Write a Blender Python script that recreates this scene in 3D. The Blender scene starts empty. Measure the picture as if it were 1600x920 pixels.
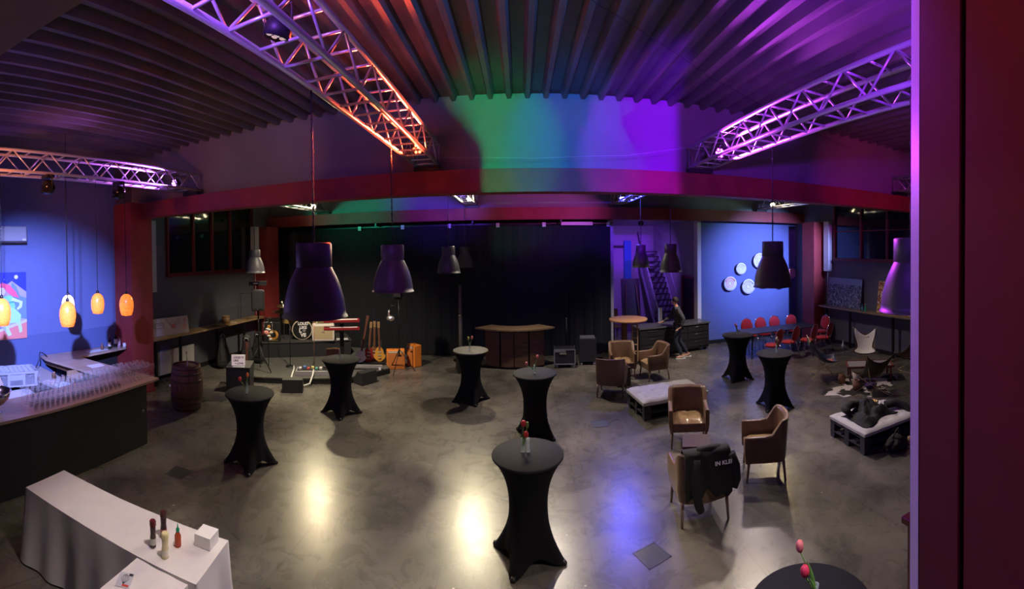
import bpy, bmesh, math, random
from mathutils import Vector, Matrix, Euler, noise as mnoise
PI = math.pi
C = bpy.context.scene.collection
S = bpy.context.scene
random.seed(7)

# ---------------------------------------------------------------- camera, world, exposure
cd = bpy.data.cameras.new('camera')
cam = bpy.data.objects.new('camera', cd); C.objects.link(cam); S.camera = cam
cd.type = 'PANO'; cd.panorama_type = 'CENTRAL_CYLINDRICAL'      # the photo is a stitched phone panorama
FP = 670.0
cd.central_cylindrical_range_u_min = -800/FP; cd.central_cylindrical_range_u_max = 800/FP
cd.central_cylindrical_range_v_max = 396.7/FP; cd.central_cylindrical_range_v_min = -(920-396.7)/FP
cd.central_cylindrical_radius = 1.0
cd.clip_start = 0.05; cd.clip_end = 100
CAMH = 3.25
Mc = Matrix.Rotation(0.02, 3, 'Z') @ Matrix.Rotation(-0.012, 3, 'X') @ Matrix.Rotation(0.012, 3, 'Y') @ Matrix.Rotation(PI/2, 3, 'X')
cam.matrix_world = Matrix.Translation((0, 0, CAMH)) @ Mc.to_4x4()
w = bpy.data.worlds.new('world'); S.world = w; w.use_nodes = True
w.node_tree.nodes['Background'].inputs[0].default_value = (0.50, 0.42, 0.5, 1)
w.node_tree.nodes['Background'].inputs[1].default_value = 0.035
S.view_settings.view_transform = 'Standard'; S.view_settings.look = 'None'
S.view_settings.gamma = 1; S.view_settings.use_curve_mapping = False
S.view_settings.exposure = 0.32
try: S.cycles.use_denoising = True
except Exception: pass

# ---------------------------------------------------------------- materials
MATS = {}
def mat(name, col, rough=0.6, metal=0.0, emit=None, es=0.0, noise=0.0, nscale=8.0, bump=0.0, bscale=40.0, trans=0.0, alpha=1.0, spec=None, sheen=0.0, coat=0.0, ior=1.45):
    if name in MATS: return MATS[name]
    m = bpy.data.materials.new(name); m.use_nodes = True
    nt = m.node_tree; b = nt.nodes['Principled BSDF']
    b.inputs['Base Color'].default_value = (*col, 1); b.inputs['Roughness'].default_value = rough
    b.inputs['Metallic'].default_value = metal; b.inputs['IOR'].default_value = ior
    if spec is not None: b.inputs['Specular IOR Level'].default_value = spec
    if sheen: b.inputs['Sheen Weight'].default_value = sheen
    if coat: b.inputs['Coat Weight'].default_value = coat
    if trans: b.inputs['Transmission Weight'].default_value = trans
    if alpha < 1: b.inputs['Alpha'].default_value = alpha
    if emit: b.inputs['Emission Color'].default_value = (*emit, 1); b.inputs['Emission Strength'].default_value = es
    tc = nt.nodes.new('ShaderNodeTexCoord')
    if noise:
        n = nt.nodes.new('ShaderNodeTexNoise'); n.inputs['Scale'].default_value = nscale; n.inputs['Detail'].default_value = 5
        nt.links.new(tc.outputs['Object'], n.inputs['Vector'])
        mr = nt.nodes.new('ShaderNodeMapRange'); mr.inputs['From Min'].default_value = 0.25; mr.inputs['From Max'].default_value = 0.75
        mr.inputs['To Min'].default_value = 1-noise; mr.inputs['To Max'].default_value = 1+noise
        nt.links.new(n.outputs['Fac'], mr.inputs['Value'])
        mx = nt.nodes.new('ShaderNodeVectorMath'); mx.operation = 'SCALE'; mx.inputs[0].default_value = col
        nt.links.new(mr.outputs[0], mx.inputs['Scale']); nt.links.new(mx.outputs[0], b.inputs['Base Color'])
    if bump:
        n2 = nt.nodes.new('ShaderNodeTexNoise'); n2.inputs['Scale'].default_value = bscale; n2.inputs['Detail'].default_value = 3
        nt.links.new(tc.outputs['Object'], n2.inputs['Vector'])
        bp = nt.nodes.new('ShaderNodeBump'); bp.inputs['Strength'].default_value = bump; bp.inputs['Distance'].default_value = 0.01
        nt.links.new(n2.outputs['Fac'], bp.inputs['Height']); nt.links.new(bp.outputs[0], b.inputs['Normal'])
    MATS[name] = m; return m

def wood_mat(name, c1, c2, rough=0.5, scale=(3, 30, 30), rot=0):
    if name in MATS: return MATS[name]
    m = mat(name, c1, rough); nt = m.node_tree; b = nt.nodes['Principled BSDF']
    tc = nt.nodes.new('ShaderNodeTexCoord'); mp = nt.nodes.new('ShaderNodeMapping'); mp.inputs['Scale'].default_value = scale
    mp.inputs['Rotation'].default_value = (0, 0, rot)
    n = nt.nodes.new('ShaderNodeTexNoise'); n.inputs['Scale'].default_value = 1.5; n.inputs['Detail'].default_value = 6
    cr = nt.nodes.new('ShaderNodeValToRGB'); cr.color_ramp.elements[0].color = (*c1, 1); cr.color_ramp.elements[1].color = (*c2, 1)
    cr.color_ramp.elements[0].position = 0.35; cr.color_ramp.elements[1].position = 0.65
    nt.links.new(tc.outputs['Object'], mp.inputs[0]); nt.links.new(mp.outputs[0], n.inputs['Vector'])
    nt.links.new(n.outputs['Fac'], cr.inputs[0]); nt.links.new(cr.outputs[0], b.inputs['Base Color'])
    return m

def floor_mat():
    m = bpy.data.materials.new('polished_concrete'); m.use_nodes = True; nt = m.node_tree; b = nt.nodes['Principled BSDF']
    L = nt.links.new; N = nt.nodes.new
    tc = N('ShaderNodeTexCoord')
    n1 = N('ShaderNodeTexNoise'); n1.inputs['Scale'].default_value = 0.8; n1.inputs['Detail'].default_value = 8; n1.inputs['Roughness'].default_value = 0.6; n1.inputs['Distortion'].default_value = 0.6
    n2 = N('ShaderNodeTexNoise'); n2.inputs['Scale'].default_value = 2.6; n2.inputs['Detail'].default_value = 8; n2.inputs['Roughness'].default_value = 0.7; n2.inputs['Distortion'].default_value = 1.2
    L(tc.outputs['Object'], n1.inputs['Vector']); L(tc.outputs['Object'], n2.inputs['Vector'])
    cr = N('ShaderNodeValToRGB'); cr.color_ramp.elements[0].color = (0.072, 0.066, 0.058, 1); cr.color_ramp.elements[1].color = (0.175, 0.16, 0.138, 1)
    cr.color_ramp.elements[0].position = 0.36; cr.color_ramp.elements[1].position = 0.66
    L(n1.outputs['Fac'], cr.inputs[0])
    cr2 = N('ShaderNodeValToRGB'); cr2.color_ramp.elements[0].color = (0.78, 0.78, 0.78, 1); cr2.color_ramp.elements[1].color = (1.1, 1.1, 1.1, 1)
    cr2.color_ramp.elements[0].position = 0.3; cr2.color_ramp.elements[1].position = 0.7
    L(n2.outputs['Fac'], cr2.inputs[0])
    mx = N('ShaderNodeMix'); mx.data_type = 'RGBA'; mx.blend_type = 'MULTIPLY'; mx.inputs[0].default_value = 1
    L(cr.outputs[0], mx.inputs[6]); L(cr2.outputs[0], mx.inputs[7])
    # saw-cut joints
    sp = N('ShaderNodeSeparateXYZ'); L(tc.outputs['Object'], sp.inputs[0])
    def joint(out, off, per):
        a = N('ShaderNodeMath'); a.operation = 'ADD'; a.inputs[1].default_value = off; L(out, a.inputs[0])
        p = N('ShaderNodeMath'); p.operation = 'PINGPONG'; p.inputs[1].default_value = per/2; L(a.outputs[0], p.inputs[0])
        c = N('ShaderNodeMath'); c.operation = 'LESS_THAN'; c.inputs[1].default_value = 0.006; L(p.outputs[0], c.inputs[0]); return c
    jx = joint(sp.outputs['X'], 0.85, 1.56); jy = joint(sp.outputs['Y'], -5.25, 3.2)
    mxx = N('ShaderNodeMath'); mxx.operation = 'MAXIMUM'; L(jx.outputs[0], mxx.inputs[0]); L(jy.outputs[0], mxx.inputs[1])
    sc = N('ShaderNodeMath'); sc.operation = 'MULTIPLY'; sc.inputs[1].default_value = 0.55; L(mxx.outputs[0], sc.inputs[0])
    mj = N('ShaderNodeMix'); mj.data_type = 'RGBA'; L(sc.outputs[0], mj.inputs[0]); L(mx.outputs[2], mj.inputs[6]); mj.inputs[7].default_value = (0.02, 0.02, 0.018, 1)
    # white paint specks
    v = N('ShaderNodeTexVoronoi'); v.inputs['Scale'].default_value = 2.3; L(tc.outputs['Object'], v.inputs['Vector'])
    lt = N('ShaderNodeMath'); lt.operation = 'LESS_THAN'; lt.inputs[1].default_value = 0.028; L(v.outputs['Distance'], lt.inputs[0])
    ms = N('ShaderNodeMix'); ms.data_type = 'RGBA'; L(lt.outputs[0], ms.inputs[0]); L(mj.outputs[2], ms.inputs[6]); ms.inputs[7].default_value = (0.5, 0.48, 0.44, 1)
    L(ms.outputs[2], b.inputs['Base Color'])
    rr = N('ShaderNodeMapRange'); rr.inputs['To Min'].default_value = 0.20; rr.inputs['To Max'].default_value = 0.36; L(n2.outputs['Fac'], rr.inputs['Value']); L(rr.outputs[0], b.inputs['Roughness'])
    b.inputs['Specular IOR Level'].default_value = 0.55
    bp = N('ShaderNodeBump'); bp.inputs['Strength'].default_value = 0.05; bp.inputs['Distance'].default_value = 0.01; L(n2.outputs['Fac'], bp.inputs['Height']); L(bp.outputs[0], b.inputs['Normal'])
    return m

# ---------------------------------------------------------------- mesh builder
class MB:
    def __init__(s): s.bm = bmesh.new(); s.mi = 0
    def _add(s, vs, fs):
        v = [s.bm.verts.new(p) for p in vs]
        for f in fs:
            try: fc = s.bm.faces.new([v[i] for i in f]); fc.material_index = s.mi
            except ValueError: pass
        return v
    def box(s, c, d, rz=0, rx=0, ry=0, taper=1.0):
        R = Euler((rx, ry, rz)).to_matrix(); vs = []
        for z in (-1, 1):
            t = taper if z < 0 else 1.0
            for x, y in ((-1, -1), (1, -1), (1, 1), (-1, 1)):
                vs.append(Vector(c) + R @ Vector((x*d[0]/2*t, y*d[1]/2*t, z*d[2]/2)))
        s._add(vs, [(0, 3, 2, 1), (4, 5, 6, 7), (0, 1, 5, 4), (1, 2, 6, 5), (2, 3, 7, 6), (3, 0, 4, 7)]); return s
    def tube(s, pts, r, n=8, closed=False, cap=True):
        pts = [Vector(p) for p in pts]; k = len(pts)
        rs = r if isinstance(r, (list, tuple)) else [r]*k
        rings = []; up = None
        for i, p in enumerate(pts):
            if closed: d = (pts[(i+1) % k]-pts[i-1])
            else: d = pts[min(i+1, k-1)]-pts[max(i-1, 0)]
            if d.length < 1e-9: d = Vector((0, 0, 1))
            d.normalize()
            if up is None: up = Vector((0, 0, 1)) if abs(d.z) < .9 else Vector((1, 0, 0))
            a = d.cross(up)
            if a.length < 1e-6: a = d.cross(Vector((0.3, 1, .2)))
            a.normalize(); up = a.cross(d).normalized(); b = up
            rings.append([s.bm.verts.new(p + (a*math.cos(2*PI*j/n)+b*math.sin(2*PI*j/n))*rs[i]) for j in range(n)])
        m = k if closed else k-1
        for i in range(m):
            A, B = rings[i], rings[(i+1) % k]
            for j in range(n):
                f = s.bm.faces.new((A[j], A[(j+1) % n], B[(j+1) % n], B[j])); f.material_index = s.mi; f.smooth = True
        if cap and not closed:
            for R_ in (rings[0][::-1], rings[-1]):
                f = s.bm.faces.new(R_); f.material_index = s.mi
        return s
    def lathe(s, prof, c=(0, 0, 0), n=24, smooth=True, sx=1, sy=1, M=None):
        rings = []
        for r, z in prof:
            if r < 1e-5: ring = [s.bm.verts.new(Vector((0, 0, z)))]
            else: ring = [s.bm.verts.new(Vector((r*sx*math.cos(2*PI*j/n), r*sy*math.sin(2*PI*j/n), z))) for j in range(n)]
            rings.append(ring)
        for ring in rings:
            for v in ring: v.co = (M @ v.co if M else v.co) + Vector(c)
        for A, B in zip(rings, rings[1:]):
            for j in range(n):
                a, b_, c_, d = A[j % len(A)], A[(j+1) % len(A)], B[(j+1) % len(B)], B[j % len(B)]
                q = []
                for v in (a, b_, c_, d):
                    if v not in q: q.append(v)
                if len(q) > 2:
                    try: f = s.bm.faces.new(q); f.material_index = s.mi; f.smooth = smooth
                    except ValueError: pass
        return s
    def ell(s, c, r, n=14, M=None):
        if not isinstance(r, (list, tuple)): r = (r, r, r)
        k = max(6, n//2)
        M2 = (M or Matrix.Identity(3)) @ Matrix.Diagonal(r)
        return s.lathe([(math.sin(PI*i/k), -math.cos(PI*i/k)) for i in range(k+1)], c, n, M=M2)
    def prism(s, poly, z0, z1):
        n = len(poly); vs = [(x, y, z0) for x, y in poly] + [(x, y, z1) for x, y in poly]
        s._add(vs, [tuple(range(n))[::-1], tuple(range(n, 2*n))] + [(i, (i+1) % n, n+(i+1) % n, n+i) for i in range(n)]); return s
    def quad(s, a, b, c, d): s._add([a, b, c, d], [(0, 1, 2, 3)]); return s
    def grid(s, fn, nu, nv, smooth=True, close_u=False):
        V = [[s.bm.verts.new(fn(i/(nu if close_u else nu), j/nv)) for j in range(nv+1)] for i in range(nu if close_u else nu+1)]
        for i in range(nu):
            A = V[i]; B = V[(i+1) % nu] if close_u else V[i+1]
            for j in range(nv):
                f = s.bm.faces.new((A[j], B[j], B[j+1], A[j+1])); f.material_index = s.mi; f.smooth = smooth
        return s
    def m(s, i): s.mi = i; return s
    def build(s, name, mats, parent=None, bevel=0, solid=0, sub=0, loc=None):
        me = bpy.data.meshes.new(name)
        bmesh.ops.recalc_face_normals(s.bm, faces=s.bm.faces[:])
        s.bm.to_mesh(me); s.bm.free()
        for mm in (mats if isinstance(mats, (list, tuple)) else [mats]): me.materials.append(mm)
        o = bpy.data.objects.new(name, me); C.objects.link(o)
        if parent: o.parent = parent
        if loc: o.location = loc
        if solid:
            md = o.modifiers.new('s', 'SOLIDIFY'); md.thickness = solid; md.offset = 0
        if bevel:
            md = o.modifiers.new('b', 'BEVEL'); md.width = bevel; md.segments = 2; md.limit_method = 'ANGLE'; md.angle_limit = 0.7
        if sub:
            md = o.modifiers.new('u', 'SUBSURF'); md.levels = sub; md.render_levels = sub
        return o

def tag(o, label, cat, group=None, kind=None):
    o['label'] = label; o['category'] = cat
    if group: o['group'] = group
    if kind: o['kind'] = kind
    return o
def thing(name, label, cat, loc=(0, 0, 0), rz=0, group=None):
    o = bpy.data.objects.new(name, None); C.objects.link(o); o.empty_display_size = 0.1
    o.location = loc; o.rotation_euler = (0, 0, rz)
    return tag(o, label, cat, group)
def struct(o): o['kind'] = 'structure'; return o
def dup(root, loc=None, rz=None, label=None, group=None, scale=None):
    def cp(o, p):
        c = o.copy(); C.objects.link(c); c.parent = p
        for ch in o.children: cp(ch, c)
        return c
    r = cp(root, None)
    if loc is not None: r.location = loc
    if rz is not None: r.rotation_euler = (0, 0, rz)
    if label: r['label'] = label
    if group: r['group'] = group
    if scale: r.scale = (scale,)*3
    return r
def text(name, s, size, m, parent, loc, rot, ext=0.002, align='CENTER', bold=0.0):
    cu = bpy.data.curves.new(name, 'FONT'); cu.body = s; cu.size = size; cu.extrude = ext; cu.align_x = align; cu.align_y = 'CENTER'; cu.offset = bold
    t = bpy.data.objects.new('tmp_text', cu); C.objects.link(t)
    dg = bpy.context.evaluated_depsgraph_get(); me = bpy.data.meshes.new_from_object(t.evaluated_get(dg))
    bpy.data.objects.remove(t)
    me.materials.clear(); me.materials.append(m)
    o = bpy.data.objects.new(name, me); C.objects.link(o); o.parent = parent; o.location = loc; o.rotation_euler = rot
    return o
def face(dx, dy): return math.atan2(dy, dx) + PI/2      # rotation that turns local -Y to (dx,dy)

# ---------------------------------------------------------------- palette
black = mat('matte_black', (0.012, 0.012, 0.013), 0.5)
blackm = mat('black_metal', (0.015, 0.015, 0.016), 0.35, 0.3)
redpaint = mat('dark_red_steel_paint', (0.25, 0.032, 0.030), 0.55, noise=0.2, nscale=3, bump=0.1)
wallgrey = mat('slate_wall_paint', (0.13, 0.135, 0.155), 0.75, noise=0.06, nscale=3, bump=0.1, bscale=60)
wallgrey2 = mat('slate_dado_paint', (0.105, 0.11, 0.13), 0.6, noise=0.06, nscale=3)
alu = mat('truss_aluminium', (0.62, 0.62, 0.64), 0.28, 0.55)
deck = mat('grey_steel_deck', (0.125, 0.12, 0.12), 0.5, 0.0, noise=0.25, nscale=1.5)
white = mat('white_paint', (0.72, 0.72, 0.72), 0.5)
chrome = mat('chrome', (0.75, 0.75, 0.76), 0.15, 1.0)
brass = mat('brass', (0.75, 0.6, 0.32), 0.3, 0.9)
ltwood = wood_mat('light_oak', (0.30, 0.19, 0.11), (0.42, 0.28, 0.17), 0.4)
dkwood = wood_mat('dark_walnut', (0.10, 0.05, 0.025), (0.2, 0.11, 0.055), 0.45)
glassm = mat('clear_glass', (0.9, 0.95, 0.95), 0.05, trans=1.0, ior=1.2)
# ---------------------------------------------------------------- lamps of the place (par cans and spots) and added fill lights
def aim(o, tgt, src):
    d = Vector(tgt)-Vector(src); o.rotation_euler = d.to_track_quat('-Z', 'Y').to_euler()
def make_par(label, loc, tgt, col, power, angle=80, blend=0.6, lens=60.0, rad=0.05, group=None, lenscol=None, haslight=True, doors=None, rod=False):
    t = thing('par_light', label, 'stage light', loc, 0, group)
    d = (Vector(tgt)-Vector(loc)).normalized(); q = d.to_track_quat('-Z', 'Y')
    b = MB(); b.lathe([(0.0, .10), (.05, .10), (.085, .02), (.09, -.05), (.082, -.05), (.078, -.03), (0, -.03)], n=20)
    h = b.build('housing', black, t); h.rotation_euler = q.to_euler()
    lc = lenscol or col
    lm = mat('led_%d_%d_%d' % tuple(int(c*99) for c in lc), lc, 0.3, emit=lc, es=lens)
    for i in range(7):
        a = 2*PI*i/6; p = (0, 0) if i == 6 else (.052*math.cos(a), .052*math.sin(a))
        l = MB().ell((p[0], p[1], -.035), (.019, .019, .008), 10).build('led', lm, h)
    y = MB(); y.tube([(-.1, 0, 0), (-.1, 0, .14), (.1, 0, .14), (.1, 0, 0)], .008, 6).build('yoke', black, t)
    if rod:
        MB().tube([(0, 0, .14), (0, 0, 5.68-loc[2])], .012, 6).build('drop_rod', black, t)
    if doors:  # unseen blades added to cut the wash into bands on the wall
        R_ = q.to_matrix(); L_ = .22
        for sg, dw in zip((-1, 1), doors):
            w_ = math.tan(math.radians(dw))*L_
            bl = MB(); bl._add([(sg*.085, -.16, -.05), (sg*.085, .16, -.05), (sg*w_, .24, -L_-.075), (sg*w_, -.24, -L_-.075)], [(0, 1, 2, 3)]); bl.build('added_blade', black, h, solid=.002)
    if haslight:
        ld = bpy.data.lights.new('par_beam', 'SPOT'); ld.energy = power; ld.color = col; ld.spot_size = math.radians(angle); ld.spot_blend = blend; ld.shadow_soft_size = rad
        lo = bpy.data.objects.new('par_beam', ld); C.objects.link(lo); lo.parent = t
        lo.location = d*0.075; lo.rotation_euler = q.to_euler()
    return t

TX = (-6.15, -1.40, 2.87, 7.85)      # truss centre lines
ZB = 4.52                             # truss underside (on the beam)
LIGHTS = [
 # label, loc, target, colour, power, angle, blend, lens
 ('par light with violet leds inside the beam end of the truss over the bar', (-6.15, 5.95, 4.66), (-6.15, 0, 4.55), (0.55, 0.13, 1.0), 480, 70, .6, 14),
 ('par light glowing red inside the beam end of the truss above the big lamp shade', (-1.40, 5.85, 4.66), (-1.4, 0, 4.52), (1.0, 0.085, 0.03), 1400, 64, .8, 14),
 ('par light with pink violet leds in the truss above the plates side', (2.90, 5.8, 4.66), (2.95, 0, 4.55), (0.62, 0.06, 1.0), 1100, 75, .6, 14),
 ('par light with orange glow at the far right truss end beside the red pillar', (7.85, 5.9, 4.66), (7.85, 2, 4.2), (1.0, 0.16, 0.05), 120, 100, .5, 8),
 ('warm white par light under the second beam above the drum kit', (-6.15, 11.8, 4.66), (-3.6, 4.0, 0.0), (1.0, 0.84, 0.50), 620, 80, .8, 60),
 ('white and green par light under the second beam above the hanging pair of lamps', (-1.40, 11.8, 4.66), (-0.6, 3.4, 0.0), (1.0, 0.86, 0.55), 700, 76, .8, 60),
 ('blue par light under the second beam left of the staircase', (2.87, 11.8, 4.64), (2.2, 4.0, 0.0), (0.08, 0.08, 1.0), 420, 80, .7, 60),
 ('yellowish par light under the second beam above the plates wall', (7.85, 11.8, 4.66), (6.6, 5.2, 0.0), (1.0, 0.78, 0.45), 160, 80, .7, 40),
]
for i, a in enumerate(LIGHTS):
    make_par(a[0], a[1], a[2], a[3], a[4], a[5], a[6], a[7], group='par lights at the truss ends', rad=.07)
# coloured wash lights hung on rods out of view
WASH = [
 ('par light washing the left of the near upper wall amber', (-3.6, .9, 4.28), (-4.6, 6.6, 5.0), (1.0, 0.45, 0.28), 160, 34, None),
 ('par light washing the near upper wall green', (-.22, -.8, 4.28), (-0.42, 6.62, 4.75), (0.0, 1.0, 0.32), 1900, 20, (5.2, 5.2)),
 ('par light washing the near upper wall blue', (.12, -.8, 4.28), (0.85, 6.62, 4.75), (0.01, 0.18, 1.0), 3600, 20, (4.0, 4.4)),
 ('par light washing the near upper wall violet', (.55, -.8, 4.28), (2.15, 6.62, 4.75), (0.20, 0.0, 1.0), 7000, 22, (5.6, 6.2)),
 ('par light throwing blue and teal over the ribbed ceiling', (2.7, .90, 4.40), (.9, 2.7, 5.7), (0.05, 0.30, 1.0), 460, 50, None),
 ('par light throwing dull orange over the ribbed ceiling', (-2.9, .85, 4.30), (-1.1, 3.0, 5.75), (1.0, 0.30, 0.12), 230, 46, None),
 ('par light washing the ceiling above the right truss violet', (1.7, .2, 4.28), (4.2, 5.0, 5.7), (0.28, 0.02, 1.0), 650, 66, None),
 ('par light washing the right of the near upper wall dull magenta', (3.2, .2, 4.28), (6.9, 6.6, 4.8), (0.75, 0.02, 0.35), 520, 26, None),
 ('par light throwing violet along the near end of the truss above the big lamp shade', (-1.40, .90, 4.69), (-1.46, 3.0, 4.70), (0.30, 0.09, 1.0), 170, 80, None),
 ('par light throwing orange along the near end of the truss over the bar', (-5.2, 1.4, 4.30), (-6.15, 3.2, 4.72), (1.0, 0.27, 0.13), 130, 60, None),
 ('par light throwing dim violet over the ceiling above the bar', (-3.4, .8, 4.30), (-6.4, 3.6, 5.7), (0.40, 0.12, 1.0), 18, 70, None),
 ('unseen dim magenta par light added to tint the red pillar', (-.15, -1.7, 4.30), (.95, .15, 3.1), (0.75, 0.06, 0.5), 26, 60, None),  # added lamp, gives the pillar's unlit face some magenta
 ('unseen par light added beside the red pillar to tint it violet', (.60, 1.16, 4.50), (1.6, 1.25, 3.1), (0.24, 0.05, 1.0), 75, 95, None),  # added lamp, throws violet on the pillar and the bell lamp beside it
 ('par light lighting the blue wall behind the bar', (-2.4, .80, 4.32), (-8.4, 3.9, 1.75), (0.30, 0.36, 1.0), 5200, 42, None),
]
for a in WASH:
    make_par(a[0], a[1], a[2], a[3], a[4], a[5], .4 if a[6] else .9, 4, group='par lights on the near bars', rad=.03 if a[6] else .06, doors=a[6], rod=True)
# added warm fill lights, hung out of sight behind the first roof beam and over the far bay
WARM = [
 ('added warm fill light hidden behind the first beam over the left bar tables', (-2.6, 7.15, 4.45), (-1.9, 4.8, 0), (1.0, .84, .62), 200, 85),
 ('added warm fill light hidden behind the first beam over the middle bar tables', (-.1, 7.15, 4.45), (.5, 4.2, 0), (1.0, .84, .66), 340, 100),
 ('added warm fill light hidden behind the first beam over the armchairs', (4.4, 7.15, 4.45), (3.8, 4.4, 0), (1.0, .84, .70), 430, 100),
 ('unseen added warm fill light over the far left of the hall', (-4.3, 8.3, 4.75), (-5.2, 10.4, 0.4), (1.0, .84, .62), 820, 95),
 ('unseen added warm fill light over the far middle of the hall', (.6, 10.4, 4.75), (.6, 8.8, 0), (1.0, .86, .70), 520, 120),
 ('unseen added warm fill light over the dining table', (6.0, 10.0, 4.75), (6.0, 8.8, 0), (1.0, .80, .78), 240, 120),
 ('unseen added warm fill light over the black cabinet', (4.9, 9.7, 4.75), (4.2, 11.5, .6), (1.0, .84, .72), 560, 70),
 ('unseen added violet tinted fill light over the bar glasses', (-5.0, .1, 4.02), (-6.0, 3.4, 1.1), (0.66, 0.42, 1.0), 110, 52),  # added out of frame to tint the bar top
 ('pale work light over the white covered tables', (-1.4, 2.25, 4.62), (-2.9, 2.45, 0.75), (1.0, 0.82, 0.76), 330, 40),
 ('unseen added pale fill light over the foreground floor on the right', (2.2, 1.0, 4.45), (.8, 3.4, 0), (1.0, 0.88, 0.72), 300, 50),  # added behind the pillar to brighten the near floor
]
for a in WARM:
    make_par(a[0], a[1], a[2], a[3], a[4], a[5], .8, .3, group='work lights', rad=.10, rod=(a[1][0] != -1.4 and a[1][2] > 4.1))
WASH2 = [
 ('par light flooding the wall of plates with blue', (8.6, 7.9, 4.45), (8.0, 13.0, 2.4), (0.30, 0.38, 1.0), 3200, 54),
 ('par light washing the far upper wall blue and violet', (-1.4, 7.4, 4.45), (-2.4, 12.6, 4.8), (0.16, 0.05, 1.0), 1100, 40),
 ('par light washing the far upper wall teal above the drum kit', (-6.1, 7.4, 4.45), (-5.2, 12.6, 4.8), (0.03, 0.8, 0.45), 500, 44),
 ('par light washing the far upper wall pink', (2.87, 7.4, 4.45), (0.8, 12.6, 4.6), (0.8, 0.10, 0.8), 600, 44),
 ('par light washing the far upper wall amber and teal', (7.85, 7.6, 4.45), (7.0, 12.6, 4.5), (0.4, 0.75, 0.6), 110, 50),
 ('violet par light over the staircase', (3.9, 13.5, 4.05), (4.8, 17.6, 1.8), (0.30, 0.10, 1.0), 330, 85),
 ('blue par light along the curtain', (2.75, 9.6, 4.70), (1.6, 12.9, 2.2), (0.02, 0.08, 1.0), 160, 75),
]
for a in WASH2:
    make_par(a[0], a[1], a[2], a[3], a[4], a[5], 1.0, 4, group='par lights in the far bay', rod=True)

# ---------------------------------------------------------------- room shell
MB().box((0.8, 8, -0.05), (20.5, 22, 0.1)).build('floor', floor_mat()); struct(bpy.data.objects['floor'])
b = MB()
def rib(i, x0=-9.2, x1=11.0, y0=-2.5, y1=18.4):
    pass
prof = []; x = -9.2
while x < 11.0:
    prof += [(x, 5.67), (x+.145, 5.67), (x+.185, 5.55), (x+.245, 5.55)]; x += .285
vs = []
for (px, pz) in prof: vs.append((px, -2.5, pz)); vs.append((px, 18.4, pz))
b._add(vs, [(2*i, 2*i+1, 2*i+3, 2*i+2) for i in range(len(prof)-1)])
b.box((0.9, 7.95, 5.78), (20.2, 20.9, 0.1))
struct(b.build('ceiling', deck))
def wall(name, c, d, m, rz=0): return struct(MB().box(c, d, rz).build(name, m))
wall('wall_left', (-8.5, 10.1, 2.8), (0.2, 8.0, 5.6), wallgrey)
bluew = mat('blue_wall_paint', (0.115, 0.15, 0.33), 0.75, noise=0.04, nscale=2)
wall('wall_left_bar', (-8.5, 1.8, 2.8), (0.2, 8.6, 5.6), bluew)
struct(MB().box((-8.395, 9.6, 0.78), (0.01, 6.6, 1.56)).build('trim_1', wallgrey2))
wall('wall_right', (9.81, 5.3, 2.8), (0.2, 15.6, 5.6), wallgrey)
wall('wall_back_right', (7.80, 13.1, 2.1), (4.0, 0.2, 4.2), bluew)
struct(MB().box((5.74, 13.12, 2.1), (0.13, 0.3, 4.2)).build('trim_2', white))
lav = mat('pale_plaster', (0.42, 0.40, 0.44), 0.8, noise=0.05)
wall('wall_stair', (5.86, 15.7, 2.1), (0.2, 4.8, 4.2), lav)
wall('wall_back', (4.2, 18.1, 2.8), (4.0, 0.2, 5.6), lav)
struct(MB().box((-8.395, 2.5, 0.78), (0.01, 7.1, 1.56)).build('trim_10', mat('blue_dado_paint', (0.09, 0.125, 0.29), 0.55)))
# striped brick return beside the curtain
bk = mat('white_brick', (0.5, 0.48, 0.52), 0.8); nt = bk.node_tree; br = nt.nodes.new('ShaderNodeTexBrick'); br.inputs['Scale'].default_value = 6
br.inputs['Color1'].default_value = (.5, .48, .52, 1); br.inputs['Color2'].default_value = (.42, .4, .45, 1); br.inputs['Mortar'].default_value = (.1, .1, .1, 1)
tc = nt.nodes.new('ShaderNodeTexCoord'); mp = nt.nodes.new('ShaderNodeMapping'); mp.inputs['Rotation'].default_value = (0, PI/2, PI/2)
nt.links.new(tc.outputs['Object'], mp.inputs[0]); nt.links.new(mp.outputs[0], br.inputs['Vector']); nt.links.new(br.outputs[0], nt.nodes['Principled BSDF'].inputs['Base Color'])
wall('wall_brick', (2.80, 15.6, 2.1), (0.16, 5.0, 4.2), bk)
wall('ceiling_annex', (4.3, 15.5, 4.25), (3.2, 5.0, 0.1), lav)
wall('wall_back_left', (-2.9, 13.35, 2.1), (11.4, 0.2, 4.2), black)
# roof beams with the walls that close the gap up to the deck
upm = mat('pale_grey_board', (0.21, 0.20, 0.195), 0.7, noise=0.12, nscale=1.2, bump=0.1)
b = MB(); b.box((0.7, 6.41, 4.275), (18.2, 0.02, 0.31)); b.box((0.7, 6.55, 4.44), (18.2, 0.30, 0.024)); b.box((0.7, 6.55, 4.112), (18.2, 0.30, 0.024)); b.box((0.7, 6.6, 4.275), (18.2, 0.03, 0.31))
struct(b.build('trim_3', redpaint))
b = MB(); b.box((0.7, 12.46, 4.275), (18.2, 0.02, 0.31)); b.box((0.7, 12.6, 4.44), (18.2, 0.30, 0.024)); b.box((0.7, 12.6, 4.112), (18.2, 0.30, 0.024))
struct(b.build('trim_4', redpaint))
wall('wall_upper_near', (0.7, 6.62, 5.05), (18.2, 0.04, 1.16), upm)
wall('wall_upper_far', (0.7, 12.68, 5.05), (18.2, 0.04, 1.16), upm)
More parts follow.
